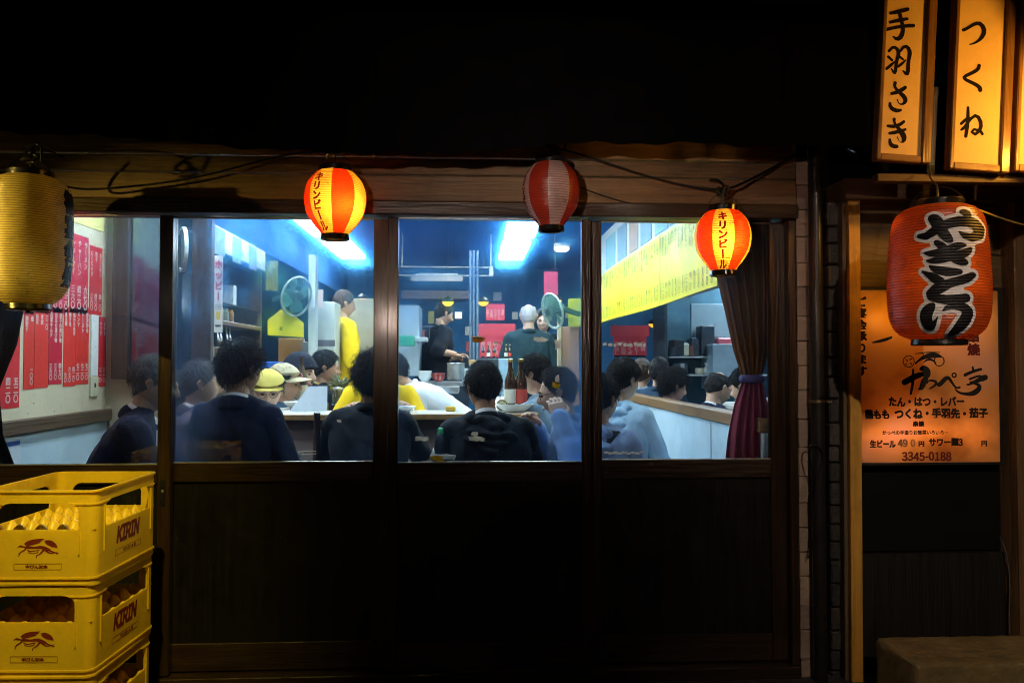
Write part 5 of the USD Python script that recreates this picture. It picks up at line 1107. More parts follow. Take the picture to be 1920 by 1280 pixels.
navy = cloth('navy', (.005, .006, .026)); blackc = cloth('black', (.004, .006, .011)); yel = cloth('yellow', (.78, .52, .01), .08); whitec = cloth('white', (.62, .68, .76), .06); slate = cloth('slate_blue', (.16, .26, .48)); lblue = cloth('light_blue', (.36, .56, .74), .1)
mauve = cloth('mauve', (.19, .27, .44)); tealc = cloth('teal', (.012, .035, .045)); royal = cloth('royal', (.02, .06, .30)); greyb = cloth('grey_blue', (.22, .32, .42)); dark_tr = cloth('trousers', (.018, .018, .022)); indigo = cloth('indigo', (.02, .045, .08))
shirtw = cloth('shirt_white', (.72, .72, .74), .05); shoe_m = M('shoe', (.02, .016, .012), .35, .3); eye_m = M('eye', (.012, .008, .006), .08, .1); lip_m = M('lips', (.34, .12, .09), .45, .1); brow_m = hair_ms['black']


def unit(v): v = np.array(v, float); return v / (np.linalg.norm(v) + 1e-12)


def ball(p, r, n=20): return m3.Manifold.sphere(float(r), n).translate(tuple(map(float, p)))


def hull(*spheres): return m3.Manifold.batch_hull([ball(p, r) for p, r in spheres])


def finish(man, length, it=8):
    t = tm(man.refine_to_length(length)); t.merge_vertices()
    trimesh.smoothing.filter_taubin(t, .5, .53, it); return t


def man(t): return m3.Manifold(m3.Mesh(np.asarray(t.vertices, np.float32), np.asarray(t.faces, np.uint32)))


_ico4, _ico5 = trimesh.creation.icosphere(4), trimesh.creation.icosphere(5)


def head_shape(d):
    """Unit directions -> points of a head in its own axes (x right, y forward, z up), centred between the ears."""
    x, y, z = d.T; p = d * np.array([.076, .097, .118])
    low = np.clip(-z, 0, 1); p[:, 0] *= 1 - .30 * low ** 1.6
    p[:, 1] = np.where(y < 0, p[:, 1] * (1 - .42 * low ** .9), p[:, 1] * (1 - .06 * low)) - .012 * np.clip(z, 0, 1)
    f = np.clip(y, 0, 1)
    g = lambda cx, cz, sx, sz: np.exp(-((p[:, 0] - cx) / sx) ** 2 - ((p[:, 2] - cz) / sz) ** 2) * (y > .1)
    p[:, 1] += .026 * g(0, -.022, .013, .016) + .014 * g(0, .0, .009, .018) + .007 * g(0, .028, .045, .012) - .010 * g(.032, .006, .016, .012) - .010 * g(-.032, .006, .016, .012)
    p[:, 1] += .009 * g(0, -.062, .024, .008) - .004 * g(0, -.0655, .024, .003) + .009 * g(0, -.096, .022, .016) + .004 * g(.045, -.02, .02, .02) + .004 * g(-.045, -.02, .02, .02)
    return p


def smooth01(x): x = np.clip(x, 0, 1); return x * x * (3 - 2 * x)


def hair_mesh(style, seed):
    d = np.array(_ico5.vertices); x, y, z = d.T; p = head_shape(d); n = p / np.linalg.norm(p, axis=1, keepdims=True)
    yh = y / np.sqrt(x * x + y * y + 1e-9)
    zb = -.12 + .62 * yh + .12 * yh ** 2; T, N, sc = .016, .004, 22
    if style == 'curly': T, N, sc, zb = .030, .020, 40, zb - .08
    elif style == 'messy': T, N, sc = .022, .007, 30
    elif style == 'long': T, N, sc, zb = .030, .008, 18, np.where(yh > .35, zb, -.95)
    elif style == 'balding': zb = np.where(z > .72, 2, zb + .12); T = .012
    elif style == 'receding': zb = zb + .16 * np.clip(yh, 0, 1); T = .014
    m = smooth01((z - zb + .08 * (meshkit.fbm(d * 9, 3, seed) - .5)) / .14)
    nz = meshkit.fbm(d * (sc / 6) + seed, 4, seed) - .5; nz2 = meshkit.noise(p * (420 if style == 'curly' else 300) * np.array([1, 1, .35 if style != 'curly' else 1]), seed) - .5
    cr = np.array([0, -.42, .91]); e1 = np.array([1.0, 0, 0]); e2 = np.cross(cr, e1); az = np.arctan2(d @ e2, d @ e1); dist = np.arccos(np.clip(d @ cr, -1, 1))
    stk = meshkit.noise(np.stack([np.cos(az) * 9, np.sin(az) * 9, dist * 2.2], -1) * np.array([1.6, 1.6, 1]), seed) - .5; stk2 = meshkit.noise(np.stack([np.cos(az) * 26, np.sin(az) * 26, dist * 3], -1), seed + 5) - .5
    if style != 'curly': nz2 = stk * 1.6 + stk2 * 1.1; N = max(N, .007)
    h = -.006 + m * (T * (.55 + .95 * np.clip(z + .1, 0, 1)) + .006 + N * nz * 2 + .5 * N * nz2)
    return p + n * h[:, None], _ico5.faces


HAND = {}
def hand_mesh(curl, side, thin=1.0):
    """A right or left hand at the origin: fingers along +y, palm facing -z, thumb on the inner side."""
    k = (round(curl, 2), side)
    if k in HAND: return HAND[k]
    b = hull(((-.028, .012, 0), .013), ((.026, .012, 0), .014), ((-.033, .082, 0), .011), ((.032, .086, 0), .011), ((0, -.004, 0), .020))
    for i, (x0, L) in enumerate(((-.031, .062), (-.010, .076), (.011, .080), (.032, .072))):
        q = np.array([x0, .086 - (.006 if i == 0 else 0), 0]); a = .12; segs = []
        for sgm, (l, c_) in enumerate(((.45, .55), (.32, .9), (.25, .7))):
            a += curl * c_ ; q2 = q + L * l * np.array([x0 * .4, math.cos(a), -math.sin(a)]); segs.append(hull((q, .0093 - .0009 * sgm), (q2, .0085 - .0010 * sgm))); q = q2
        for s_ in segs: b = b + s_
    q = np.array([.030, .022, -.004]); th = [(q, .013), (q + [.030, .028, -.010 - .01 * curl], .011), (q + [.040 - .014 * curl, .058, -.018 - .018 * curl], .0095), (q + [.034 - .03 * curl, .082, -.022 - .024 * curl], .008)]
    for a_, c_ in zip(th[:-1], th[1:]): b = b + hull(a_, c_)
    t = tm(b.refine_to_length(.005)); t.merge_vertices(); trimesh.smoothing.filter_taubin(t, .5, .53, 5)
    if side < 0: t.vertices[:, 0] *= -1; t.faces = t.faces[:, ::-1]      # x>0 is the thumb side: the left of a right hand seen from above is mirrored below
    HAND[k] = t; return t


def ik(S0, W, a, b, hint):
    v = W - S0; L = np.linalg.norm(v); L2 = min(L, (a + b) * .995); u = v / (L + 1e-9); W = S0 + u * L2
    x = (a * a - b * b + L2 * L2) / (2 * L2); h = math.sqrt(max(a * a - x * x, 0)); hint = unit(hint - u * (hint @ u)); return S0 + u * x + hint * h, W


stools = []
PEOPLE = 0
def person(label, px, py, d, yaw, top, lean=10, stand=False, head=(0, 0), hair=('short', 'black'), skin=0, S=1.0, hands=(None, None), sleeve=1.0, collar=None, hood=False, hat=None, glasses=False, curl=(.55, .55), trousers=dark_tr, strap=None, face=False, side_lean=0, tie=None, beard=False, apron=None, wide=1.0, lower_back=0.0):
    """px, py, d: photo pixel of the middle of the head and its distance in front of the camera; yaw 0 looks away, 90 to the right, 180 at us."""
    global PEOPLE; PEOPLE += 1; seed = PEOPLE
    H = P(px, py, d + CAM[1]); ya, le = math.radians(yaw), math.radians(lean)
    f = np.array([math.sin(ya), math.cos(ya), 0]); r = np.array([math.cos(ya), -math.sin(ya), 0]); u = np.array([0, 0, 1.0])
    s = unit(u * math.cos(le) + f * math.sin(le) + r * math.sin(math.radians(side_lean)))
    hy, hp = math.radians(yaw + head[0]), math.radians(head[1]); fh = np.array([math.sin(hy), math.cos(hy), 0]); rh = np.array([math.cos(hy), -math.sin(hy), 0]); uh = u * math.cos(hp) + fh * math.sin(hp); fhh = fh * math.cos(hp) - u * math.sin(hp)
    nd = unit(s * .6 + uh * .4); N = H - nd * .165 * S; Pv = N - s * .50 * S
    base = np.array([Pv[0], Pv[1], FZ]); t = thing('person', label, 'person', base)
    Rh = np.stack([rh, fhh, uh], 1)
    def L(a, fo=0.0, ri=0.0): return Pv + s * a * S + f * fo * S + r * ri * S
    wS = S * wide
    rings = [[(L(0, 0, i * .075), .112 * wS) for i in (-1, 1)], [(L(.17, 0, i * .062), .106 * wS) for i in (-1, 1)], [(L(.33, .012, i * .085 * wide), .112 * wS) for i in (-1, 1)], [(L(.42, .0, i * .115 * wide), .078 * wS) for i in (-1, 1)]]
    sh = {i: L(.452, -.005, i * .172 * wide) for i in (-1, 1)}
    def torso(g):
        q = [[(p, x + g) for p, x in ring] for ring in rings]; q.append([(sh[i], .048 * S + g) for i in (-1, 1)] + [(N - s * .005, .050 * S + g * .7)])
        b = None
        for a_, c_ in zip(q[:-1], q[1:]): h_ = hull(*a_, *c_); b = h_ if b is None else b + h_
        for i in (-1, 1): b = b + hull((sh[i], .046 * S + g), (N + s * .018 + r * i * .02, .040 * S + g * .5), (L(.40, 0, i * .10), .06 * S + g))
        return b
    arms = {}
    for k, i in enumerate((-1, 1)):           # left, right
        W = hands[k]
        if W is None: W = sh[i] + f * .33 * S - u * .30 * S - r * i * .06 if not stand else sh[i] + f * .12 - u * .5 * S + r * i * .05
        elif isinstance(W, tuple) and len(W) == 3 and not isinstance(W, np.ndarray): W = P(W[0], W[1], W[2] + CAM[1])
        E, W = ik(sh[i], np.array(W, float), .285 * S, .255 * S, -u * 1.0 + r * i * .55 - f * .35); arms[i] = (sh[i], E, W)
    def arm(i, g, end=1.0):
        a_, e_, w_ = arms[i]
        if end >= 1: return hull((a_, .052 * S + g), (e_, .045 * S + g)) + hull((e_, .045 * S + g), (w_, .030 * S + g))
        return hull((a_, .056 * S + g), (a_ + (e_ - a_) * end * 1.6, .048 * S + g * 1.3))
    # --- the body: one surface
    b = torso(0.0) + hull((N - s * .02, .056 * S), (H - uh * .05 * S - fhh * .015, .052 * S))
    for i in (-1, 1): b = b + arm(i, 0)
    hipz = Pv[2] - FZ; legs = {}
    for i in (-1, 1):
        hp0 = Pv + r * i * .09 - u * .03
        if stand: kn = hp0 - u * (hipz - .03) * .47 + f * .02; an = np.array([hp0[0], hp0[1], FZ + .08]) - f * .01
        else:
            kn = hp0 + f * .40 * S + r * i * .05 - u * .02; an = np.array([kn[0], kn[1], max(FZ + .08, kn[2] - .44)]) - f * .04
        legs[i] = (hp0, kn, an)
        b = b + hull((hp0, .085 * S), (kn, .055 * S)) + hull((kn, .055 * S), (an, .038 * S)) + hull((an - u * .03, .036), (an + f * .14 - u * .045, .03))
    near = d < 4.9
    bt = finish(b, .024 if near else .034, 6)
    hd = head_shape(np.array(_ico4.vertices)) * S
    hm = man(trimesh.Trimesh(hd @ Rh.T + H, _ico4.faces, process=False))
    for i in (-1, 1):
        ec = H + rh * i * .076 * S - fhh * .012 + uh * .0
        ear = m3.Manifold.batch_hull([ball(ec + uh * .022 - fhh * .01 + rh * i * .010, .008, 12), ball(ec + uh * .012 + fhh * .008 + rh * i * .004, .009, 12), ball(ec - uh * .024 + fhh * .006, .008, 12), ball(ec + uh * .008 - fhh * .018 + rh * i * .012, .007, 12)]); hm = hm + ear
    allb = man(bt) + hm
    for k, i in enumerate((-1, 1)):
        _, e_, w_ = arms[i]; dr = unit(w_ - e_)
        hm_ = hand_mesh(curl[k], -i).copy(); pn = unit(np.array([0, 0, -1.0]) - dr * (np.array([0, 0, -1.0]) @ dr) + (r * -i) * .35); zz = unit(-pn - dr * (-pn @ dr)); xx = np.cross(dr, zz)
        M4 = np.eye(4); M4[:3, 0], M4[:3, 1], M4[:3, 2], M4[:3, 3] = xx, dr, zz, w_ - dr * .012
        hm_.apply_scale(S * .98); hm_.apply_transform(M4)
        try: allb = allb + man(hm_)
        except Exception: pass
    part(t, 'body', tm(allb), skin_ms[skin], smooth=40)
    # --- clothes
    g = .016
    gt = torso(g)
    for i in (-1, 1): gt = gt + arm(i, g * (1.0 if sleeve >= 1 else 1.2), sleeve if sleeve < 1 else 1.0)
    if sleeve < 1 or lower_back: pass
    gt = gt + hull(*[(p - s * .05, x + g * 1.2) for p, x in rings[0]], *[(p, x + g) for p, x in rings[0]])
    gm = finish(gt, .014 if near else .026, 5); v = gm.vertices; nn = np.array(gm.vertex_normals)
    q = v @ np.stack([r, f, s], 1); w1 = meshkit.fbm(q * np.array([9, 9, 4]) + seed * 3, 3, seed) - .5; w2 = np.abs(np.sin((q[:, 2] * 26 + q[:, 0] * 14 + 5 * meshkit.fbm(q * 5, 2, seed + 9)) * 1.0)) - .5
    w3 = np.abs(np.sin(q[:, 2] * 17 - np.abs(q[:, 0]) * 30 + 4 * meshkit.fbm(q * 6, 3, seed + 4))) ** 3 - .3
    gm.vertices = v + nn * (w1 * .020 + w2 * .0055 + w3 * .005)[:, None]
    part(t, {1.0: 'jacket'}.get(sleeve, 'shirt'), gm, top, smooth=True)
    tr = hull(*[(p - s * .02, x + .010) for p, x in rings[0]], (Pv - u * .03, .115 * S))
    for i in (-1, 1): hp0, kn, an = legs[i]; tr = tr + hull((hp0, .098 * S), (kn, .070 * S)) + hull((kn, .068 * S), (an + u * .02, .056 * S))
    part(t, 'trousers', finish(tr, .04, 4), trousers, smooth=True)
    for i in (-1, 1): an = legs[i][2]; part(t, 'shoe', finish(hull((an - u * .035, .047), (an + f * .15 - u * .045, .036), (an - f * .03 - u * .045, .036)), .02, 3), shoe_m, smooth=True)
    def ring_(c, rad, tub, axis, mat, name, squash=1.0, seg=36):
        tor = trimesh.creation.torus(rad, tub, seg, 10); tor.vertices *= [1, 1.08, squash]; R_ = np.eye(4); a_ = unit(axis); R_[:3, :3] = np.stack([unit(r - a_ * (r @ a_)), np.cross(a_, unit(r - a_ * (r @ a_))), a_], 1); tor.apply_transform(R_); tor.apply_translation(c); part(t, name, tor, mat, smooth=True)
    cx = unit(s * .85 + f * .25)
    if collar is not None: ring_(N + s * .022 * S - f * .004, .058 * S, .012, cx, collar, 'shirt_collar', 2.0)
    ring_(N + s * .002, .068 * S, .017, cx, top, 'neckline', 1.3)
    if collar is not None and not hood: ring_(N - s * .006 - f * .006, .074 * S, .013, cx, top, 'jacket_collar', 2.6)
    if hood:
        hb = hull((N - f * .055 + r * .075 - s * .02, .040), (N - f * .055 - r * .075 - s * .02, .040), (N - f * .105 - s * .075, .045), (N - f * .085 - s * .015 + r * .03, .045), (N - f * .085 - s * .015 - r * .03, .045)) + hull((N + r * .085 + f * .02 - s * .01, .034), (N + r * .075 - f * .05 - s * .005, .045)) + hull((N - r * .085 + f * .02 - s * .01, .034), (N - r * .075 - f * .05 - s * .005, .045))
        hb = hb + hull((N + r * .10 - f * .09 - s * .07, .035), (N - r * .10 - f * .09 - s * .07, .035), (N - f * .115 - s * .14, .035))
        hg = finish(hb, .013, 5); hv = hg.vertices; w = np.abs(np.sin(hv @ s * 55 + hv @ r * 18 + 5 * meshkit.fbm(hv * 9, 2, seed))) - .5; hg.vertices = hv + np.array(hg.vertex_normals) * (w * .018 + .022 * (meshkit.fbm(hv * 18, 3, seed) - .5))[:, None]; part(t, 'hood', hg, top, smooth=True)
    if strap is not None:
        part(t, 'bag_strap', slab(sheet(lambda a_, v_: np.stack([np.interp(a_, [0, .35, .7, 1], [(N + r * .13 * sx_ + f * fo - s * dn)[k_] for (sx_, fo, dn) in ((1, .10, .06), (1, -.06, -.02), (.2, -.17, .22), (-.6, -.19, .46))]) for k_ in range(3)], -1) + (v_[..., None] - .5) * .04 * r, 24, 3), .004), strap, smooth=True)
    # --- hair, hats, face
    if hair[0] != 'none':
        hv, hf = hair_mesh(hair[0], seed); hh = part(t, 'hair', trimesh.Trimesh(hv * S @ Rh.T + H, hf, process=False), hair_ms[hair[1]], smooth=True)
        if d < 6.3 and hair[0] in ('short', 'messy', 'curly', 'receding'):
            rg = np.random.default_rng(seed); n_ = {'curly': 4200, 'messy': 5200}.get(hair[0], 4200); ids = rg.choice(len(hv), n_, replace=False); hb0 = head_shape(np.array(_ico5.vertices)); thick = np.linalg.norm(hv - hb0, axis=1) * np.sign(np.linalg.norm(hv, axis=1) - np.linalg.norm(hb0, axis=1)); ids = ids[thick[ids] > .010]
            nrm = hv[ids] / np.linalg.norm(hv[ids], axis=1, keepdims=True); cur, ln = (.9, .011) if hair[0] == 'curly' else (.35, .016) if hair[0] == 'messy' else (.12, .010)
            crn = np.array([0, -.042, .112]); tg = hv[ids] - crn; tg = tg - nrm * (tg * nrm).sum(1, keepdims=True); tg = tg / (np.linalg.norm(tg, axis=1, keepdims=True) + 1e-6) + rg.normal(0, .9 if hair[0] == 'curly' else .30 if hair[0] == 'messy' else .16, nrm.shape); P0 = hv[ids] - nrm * .006; P1 = hv[ids] + nrm * ln * .5 + tg * ln * .4; P2 = P1 + nrm * ln * (.3 if hair[0] != 'curly' else -.2) + tg * ln * .7 + rg.normal(0, cur * .008, nrm.shape); P3 = P2 + tg * ln * .6 - nrm * ln * cur * .7
            pts = np.stack([P0, P1, P2, P3], 1).reshape(-1, 3) * S @ Rh.T + H - t.M[:3, 3]
            cv = UsdGeom.BasisCurves.Define(stage, hh.path + '/loose_strands'); cv.CreateTypeAttr('cubic'); cv.CreateBasisAttr('catmullRom'); cv.CreateWrapAttr('pinned'); cv.CreatePointsAttr(Vt.Vec3fArray.FromNumpy(pts.astype(np.float32))); cv.CreateCurveVertexCountsAttr(Vt.IntArray([4] * len(ids))); cv.CreateWidthsAttr(Vt.FloatArray([.0012] * len(pts))); cv.SetWidthsInterpolation('vertex')
            cv.GetPrim().SetCustomDataByKey('kind', 'stuff'); UsdShade.MaterialBindingAPI.Apply(cv.GetPrim()).Bind(hair_ms[hair[1]])
    def onhead(name, v, fcs, mat, sm=True): return part(t, name, trimesh.Trimesh(np.asarray(v) * S @ Rh.T + H, fcs, process=False), mat, smooth=sm)
    if hat:
        kind, hm_ = hat; dd_ = np.array(_ico5.vertices); hp_ = head_shape(dd_); hn = hp_ / np.linalg.norm(hp_, axis=1, keepdims=True); zz = dd_[:, 2]; yy = dd_[:, 1]
        zcut = {'cap': .44, 'beanie': .12 + .22 * yy, 'flat': .44 - .0 * yy, 'band': .3}[kind]; m_ = smooth01((zz - zcut) / .05)
        T_ = {'cap': .030, 'beanie': .034, 'flat': .032, 'band': .02}[kind]; h_ = -.008 + m_ * (T_ + .008 + .006 * (meshkit.fbm(dd_ * 4, 3, seed) - .5)); hv = hp_ + hn * h_[:, None]
        if kind == 'flat': hv[:, 1] += .030 * m_ * np.clip(zz, 0, 1); hv[:, 2] -= .018 * m_ * np.clip(yy, 0, 1); hv[:, 0] *= 1 + .10 * m_
        if kind == 'cap': hv[:, 2] += .012 * m_ * np.clip(yy, 0, 1)
        hh = onhead('cap' if kind != 'beanie' else 'beanie', hv, _ico5.faces, hm_)
        if kind in ('cap', 'flat'):
            ln = .085 if kind == 'cap' else .045
            def br_(a_, b_): an_ = (a_ - .5) * PI * .92; rx, ry = .088, .100; return np.stack([np.sin(an_) * rx * (1 + .0 * b_), np.cos(an_) * ry + b_ * ln * np.cos(an_) ** .7 - .004, .052 + .006 * np.cos(an_) - .018 * np.sin(an_) ** 2 - b_ * .014 + 0 * a_], -1)
            bs = slab(sheet(br_, 24, 8), .005); part(Node(hh.path, t.M), 'brim', trimesh.Trimesh(bs.vertices * S @ Rh.T + H, bs.faces, process=False), hm_, smooth=40)
            if kind == 'cap':
                pb = box(-.020, .020, .112, .117, .058, .085, .001); pb.apply_transform(trimesh.transformations.rotation_matrix(.35, [1, 0, 0], [0, .11, .07])); part(Node(hh.path, t.M), 'patch', trimesh.Trimesh(pb.vertices * S @ Rh.T + H, pb.faces, process=False), M('cap_patch', (.45, .10, .09), .7), smooth=False)
    if face:
        ev = []
        for i in (-1, 1):
            e_ = trimesh.creation.icosphere(2, .0115); e_.vertices *= [1.25, .6, .5]; e_.apply_translation((i * .031, .0835, .006)); part(t, 'eye', trimesh.Trimesh(e_.vertices * S @ Rh.T + H, e_.faces), eye_m, smooth=True)
            bw = tube(spline([(i * .014, .094, .026), (i * .032, .093, .031), (i * .050, .080, .026)], 8), [.002, .0035, .004, .004, .004, .0035, .003, .002], 6); part(t, 'eyebrow', trimesh.Trimesh(bw.vertices * S @ Rh.T + H, bw.faces), brow_m, smooth=True)
        lp = tube(spline([(-.024, .0845, -.064), (-.008, .0945, -.0625), (.008, .0945, -.0625), (.024, .0845, -.064)], 12), [.0015, .003, .0042, .0048, .005, .005, .005, .005, .0048, .0042, .003, .0015], 8); part(t, 'lips', trimesh.Trimesh(lp.vertices * S @ Rh.T + H, lp.faces), lip_m, smooth=True)
    if glasses:
        gl = None
        for i in (-1, 1):
            th_ = np.linspace(0, 2 * PI, 25); rim_ = np.stack([i * .033 + .024 * np.cos(th_), .100 - .010 * np.abs(.033 * i + .024 * np.cos(th_)) / .057, .004 + .017 * np.sin(th_)], 1); tb_ = tube(rim_, .0016, 6)
            n_ = part(t, 'glasses' if gl is None else 'glasses_rim', trimesh.Trimesh(tb_.vertices * S @ Rh.T + H, tb_.faces), black_metal, smooth=True); gl = gl or n_
            tb_ = tube([(i * .057, .089, .010), (i * .080, .02, .012), (i * .083, -.012, .004)], .0016, 6); part(t, 'glasses_arm', trimesh.Trimesh(tb_.vertices * S @ Rh.T + H, tb_.faces), black_metal, smooth=True)
        tb_ = tube([(-.011, .100, .008), (0, .104, .011), (.011, .100, .008)], .0016, 6); part(t, 'glasses_bridge', trimesh.Trimesh(tb_.vertices * S @ Rh.T + H, tb_.faces), black_metal, smooth=True)
    if tie is not None: part(t, 'tie', finish(hull((N + f * .075 - s * .02, .014), (N + f * .11 - s * .06, .012)) + hull((N + f * .115 - s * .06, .010), (N + f * .145 - s * .36, .018)), .015, 3), tie, smooth=True)
    if apron is not None: part(t, 'shirt_front', hull((N + f * .05 - s * .02, .035), (N + f * .10 - s * .12 + r * .02, .028), (N + f * .10 - s * .12 - r * .02, .028)), apron, smooth=30)
    if not stand: stools.append((Pv, yaw, label))
    return t, dict(N=N, P=Pv, f=f, r=r, u=u, s=s, arms=arms, H=H)


cap_beige = cloth('cap_beige', (.52, .44, .28), .1); cap_yellow = cloth('cap_yellow', (.62, .50, .12), .1); black_knit = cloth('black_knit', (.008, .010, .02)); cap_slate = cloth('cap_slate', (.045, .065, .09)); cap_dark = cloth('cap_dark', (.05, .05, .075)); strap_m = cloth('strap', (.010, .010, .014)); tie_m = M('tie_silk', (.10, .06, .12), .4, .4, 60)
person('suited man bent to the right at the far left window, white collar and tie', 289, 722, 3.85, 72, navy, lean=22, head=(0, 16), hair=('receding', 'grey'), skin=1, collar=shirtw, tie=tie_m, apron=shirtw, S=1.02)
person('grey haired man with pale collar behind the left of the two suited backs', 376, 722, 4.5, 62, cloth('mauve_coat', (.10, .07, .09)), lean=14, head=(0, 6), hair=('receding', 'grey'), skin=0, collar=shirtw, S=1.0)
t3, j3 = person('man with thick black hair seen from behind in navy suit, holding chopsticks', 452, 697, 3.75, 12, navy, lean=8, head=(16, 6), hair=('messy', 'black'), skin=1, collar=shirtw, hands=((395, 880, 4.15), (548, 862, 3.95)), S=.96, wide=.93, curl=(.5, .8))
t4, j4 = person('man in yellow flat cap and glasses looking down towards the window', 503, 734, 5.0, 120, cloth('cream_shirt', (.55, .48, .30)), lean=14, head=(48, 14), hair=('receding', 'brown'), skin=2, hat=('flat', cap_yellow), glasses=True, face=True, S=.98)
person('smiling man in beige cap with brim, facing right along the counter', 532, 722, 5.4, 88, indigo, lean=12, head=(-4, 2), hair=('receding', 'black'), skin=1, hat=('cap', cap_beige), face=True, S=1.0)
person('person in black knit beanie beside the beige capped man', 562, 700, 5.85, 96, black_knit, lean=10, head=(6, 8), hair=('none', 'black'), skin=2, hat=('beanie', black_knit), face=True, S=1.05)
person('dark haired diner with fingers raised to brow behind the brown bottle', 594, 722, 6.3, 120, indigo, lean=16, head=(0, 26), hair=('receding', 'black'), skin=0, hands=((590, 770, 6.0), (581, 738, 6.12)), curl=(.5, .7), face=True, S=.95)
person('man with black hair and yellow collar turned right at the far counter', 610, 692, 6.15, 66, blackc, lean=14, head=(8, 8), hair=('short', 'black'), skin=1, collar=cloth('ochre_collar', (.45, .34, .12)), S=1.0)
person('curly black haired person seen from behind in dark navy jacket by the post', 697, 716, 4.15, 4, blackc, lean=12, head=(-10, 8), hair=('curly', 'black'), skin=1, hands=((655, 800, 4.45), (765, 800, 4.5)), S=.97, wide=1.0)
person('cook in bright yellow shirt leaning over the counter behind the curly head', 714, 688, 5.35, 176, yel, lean=28, head=(-20, 18), hair=('short', 'black'), skin=1, sleeve=.62, hands=((768, 768, 5.1), (650, 772, 5.15)), S=1.02, wide=1.0)
person('man in white shirt stooping left over the kitchen side of the counter', 738, 700, 5.95, -96, whitec, lean=54, stand=False, head=(0, 30), hair=('short', 'black'), skin=1, S=1.08, hands=((735, 775, 5.8), (720, 780, 6.1)), wide=1.1)
t11, j11 = person('man from behind with neat black hair and dark hooded jacket at the counter', 906, 730, 4.15, -4, blackc, lean=13, head=(-16, 12), hair=('short', 'black'), skin=1, collar=shirtw, hood=True, hands=((868, 812, 4.5), (965, 812, 4.55)), S=1.0, wide=1.05, side_lean=-5)
t12, j12 = person('man in slate blue sweatshirt facing left with a hand raised to his chin', 1046, 738, 4.25, -78, slate, lean=16, head=(0, 14), hair=('receding', 'black'), skin=0, glasses=True, face=True, hands=((1050, 782, 3.92), (1005, 800, 4.5)), curl=(.6, .6), S=1.0)
person('young man in grey blue shirt leaning left beyond the man with raised hand', 1003, 706, 5.0, -58, greyb, lean=20, head=(0, 12), hair=('short', 'black'), skin=0, S=.98)
person('man in dusky blue hooded top with black bag strap beside the post', 1127, 752, 4.15, 38, mauve, lean=10, head=(6, 8), hair=('short', 'black'), skin=1, hood=True, strap=strap_m, S=1.0)
person('man in light blue hooded top and slate cap next to the low partition', 1170, 716, 4.75, 46, lblue, lean=12, head=(8, 10), hair=('short', 'black'), skin=0, hood=True, S=1.0)
person('brown haired diner in grey blue shirt beyond the partition end', 1204, 702, 7.2, 40, greyb, lean=10, head=(0, 4), hair=('messy', 'brown'), skin=0, S=1.0)
person('black haired diner in dark top second beyond the partition end', 1236, 700, 7.0, 20, indigo, lean=12, head=(0, 4), hair=('messy', 'black'), skin=0, S=1.0)
person('black haired diner in royal blue top facing right beyond the partition', 1262, 727, 5.9, 66, royal, lean=14, head=(6, 12), hair=('messy', 'black'), skin=0, hood=True, S=1.0)
person('balding suited man in glasses bent over his meal by the curtain', 1346, 730, 5.5, 58, navy, lean=20, head=(8, 22), hair=('balding', 'black'), skin=0, collar=shirtw, glasses=True, S=1.0)
person('diner in pale aqua top mostly hidden by the tied curtain', 1398, 728, 5.2, -40, cloth('aqua', (.32, .55, .62)), lean=18, head=(0, 14), hair=('short', 'black'), skin=0, hood=True, S=.98)
person('kitchen worker in black tee shirt reaching down under the amber lamp', 832, 590, 8.4, 62, blackc, lean=12, stand=True, head=(0, 20), hair=('short', 'black'), skin=0, sleeve=.62, hands=((858, 668, 8.5), (852, 664, 8.2)), S=1.0)
person('bald grey haired man standing from behind in dark teal shirt', 991, 594, 8.0, -6, tealc, lean=3, stand=True, head=(4, 2), hair=('balding', 'white'), skin=2, S=1.02, wide=1.05)
person('dark haired woman facing out behind the bald man', 1019, 604, 8.5, 176, blackc, lean=4, stand=True, head=(14, 4), hair=('long', 'black'), skin=2, face=True, S=.97)
person('server in yellow shirt standing far back facing right', 645, 572, 7.4, 60, yel, lean=4, stand=True, head=(0, 6), hair=('short', 'brown'), skin=0, sleeve=.7, S=1.0)

# stools under everyone who sits, and the chair behind the curly head
proto_stool = None
for k, (pv, yaw, lab) in enumerate(stools):
    h = round(max(.3, pv[2] - .098 - FZ), 3); t = thing('stool', 'dark wooden stool under the ' + ' '.join(lab.split()[:9]), 'stool', (pv[0], pv[1], FZ), group='stools under the diners')
    part(t, 'seat', lathe([(0, h - .03), (.15, h - .03), (.16, h - .02), (.16, h - .006), (.15, h), (0, h)], 28, at=(pv[0], pv[1], FZ)), darkwood, smooth=40)
    for q in range(4): a_ = q * PI / 2 + PI / 4; part(t, 'leg', beam((pv[0] + .15 * math.cos(a_), pv[1] + .15 * math.sin(a_), FZ), (pv[0] + .10 * math.cos(a_), pv[1] + .10 * math.sin(a_), FZ + h - .03), .03), darkwood)
ch = thing('chair', 'dark wooden chair post standing left of the curly haired person', 'chair', P(590, 880, .75))
c = P(590, 870, .72); zt = P(593, 772, .74)[2]
for dx in (0, .38): part(ch, 'back_post', tube(spline([(c[0] + dx, c[1] - .02, FZ), (c[0] + dx + .002, c[1] - .01, .62), (c[0] + dx + .012, c[1] - .01, zt - .12), (c[0] + dx + .014, c[1] - .02, zt)], 20), .017, 10), M('chair_lacquer', (.05, .022, .014), .2, .4, 12, coat=.6))
part(ch, 'back_rail', beam((c[0] + .02, c[1] - .01, zt - .30), (c[0] + .38, c[1] - .01, zt - .30), .02, .05), darkwood); part(ch, 'seat', box(c[0] - .01, c[0] + .40, c[1] - .0, c[1] + .36, .545, .575), darkwood)
for dx in (0, .38): part(ch, 'front_leg', beam((c[0] + dx, c[1] + .33, FZ), (c[0] + dx, c[1] + .33, .545), .03), darkwood)

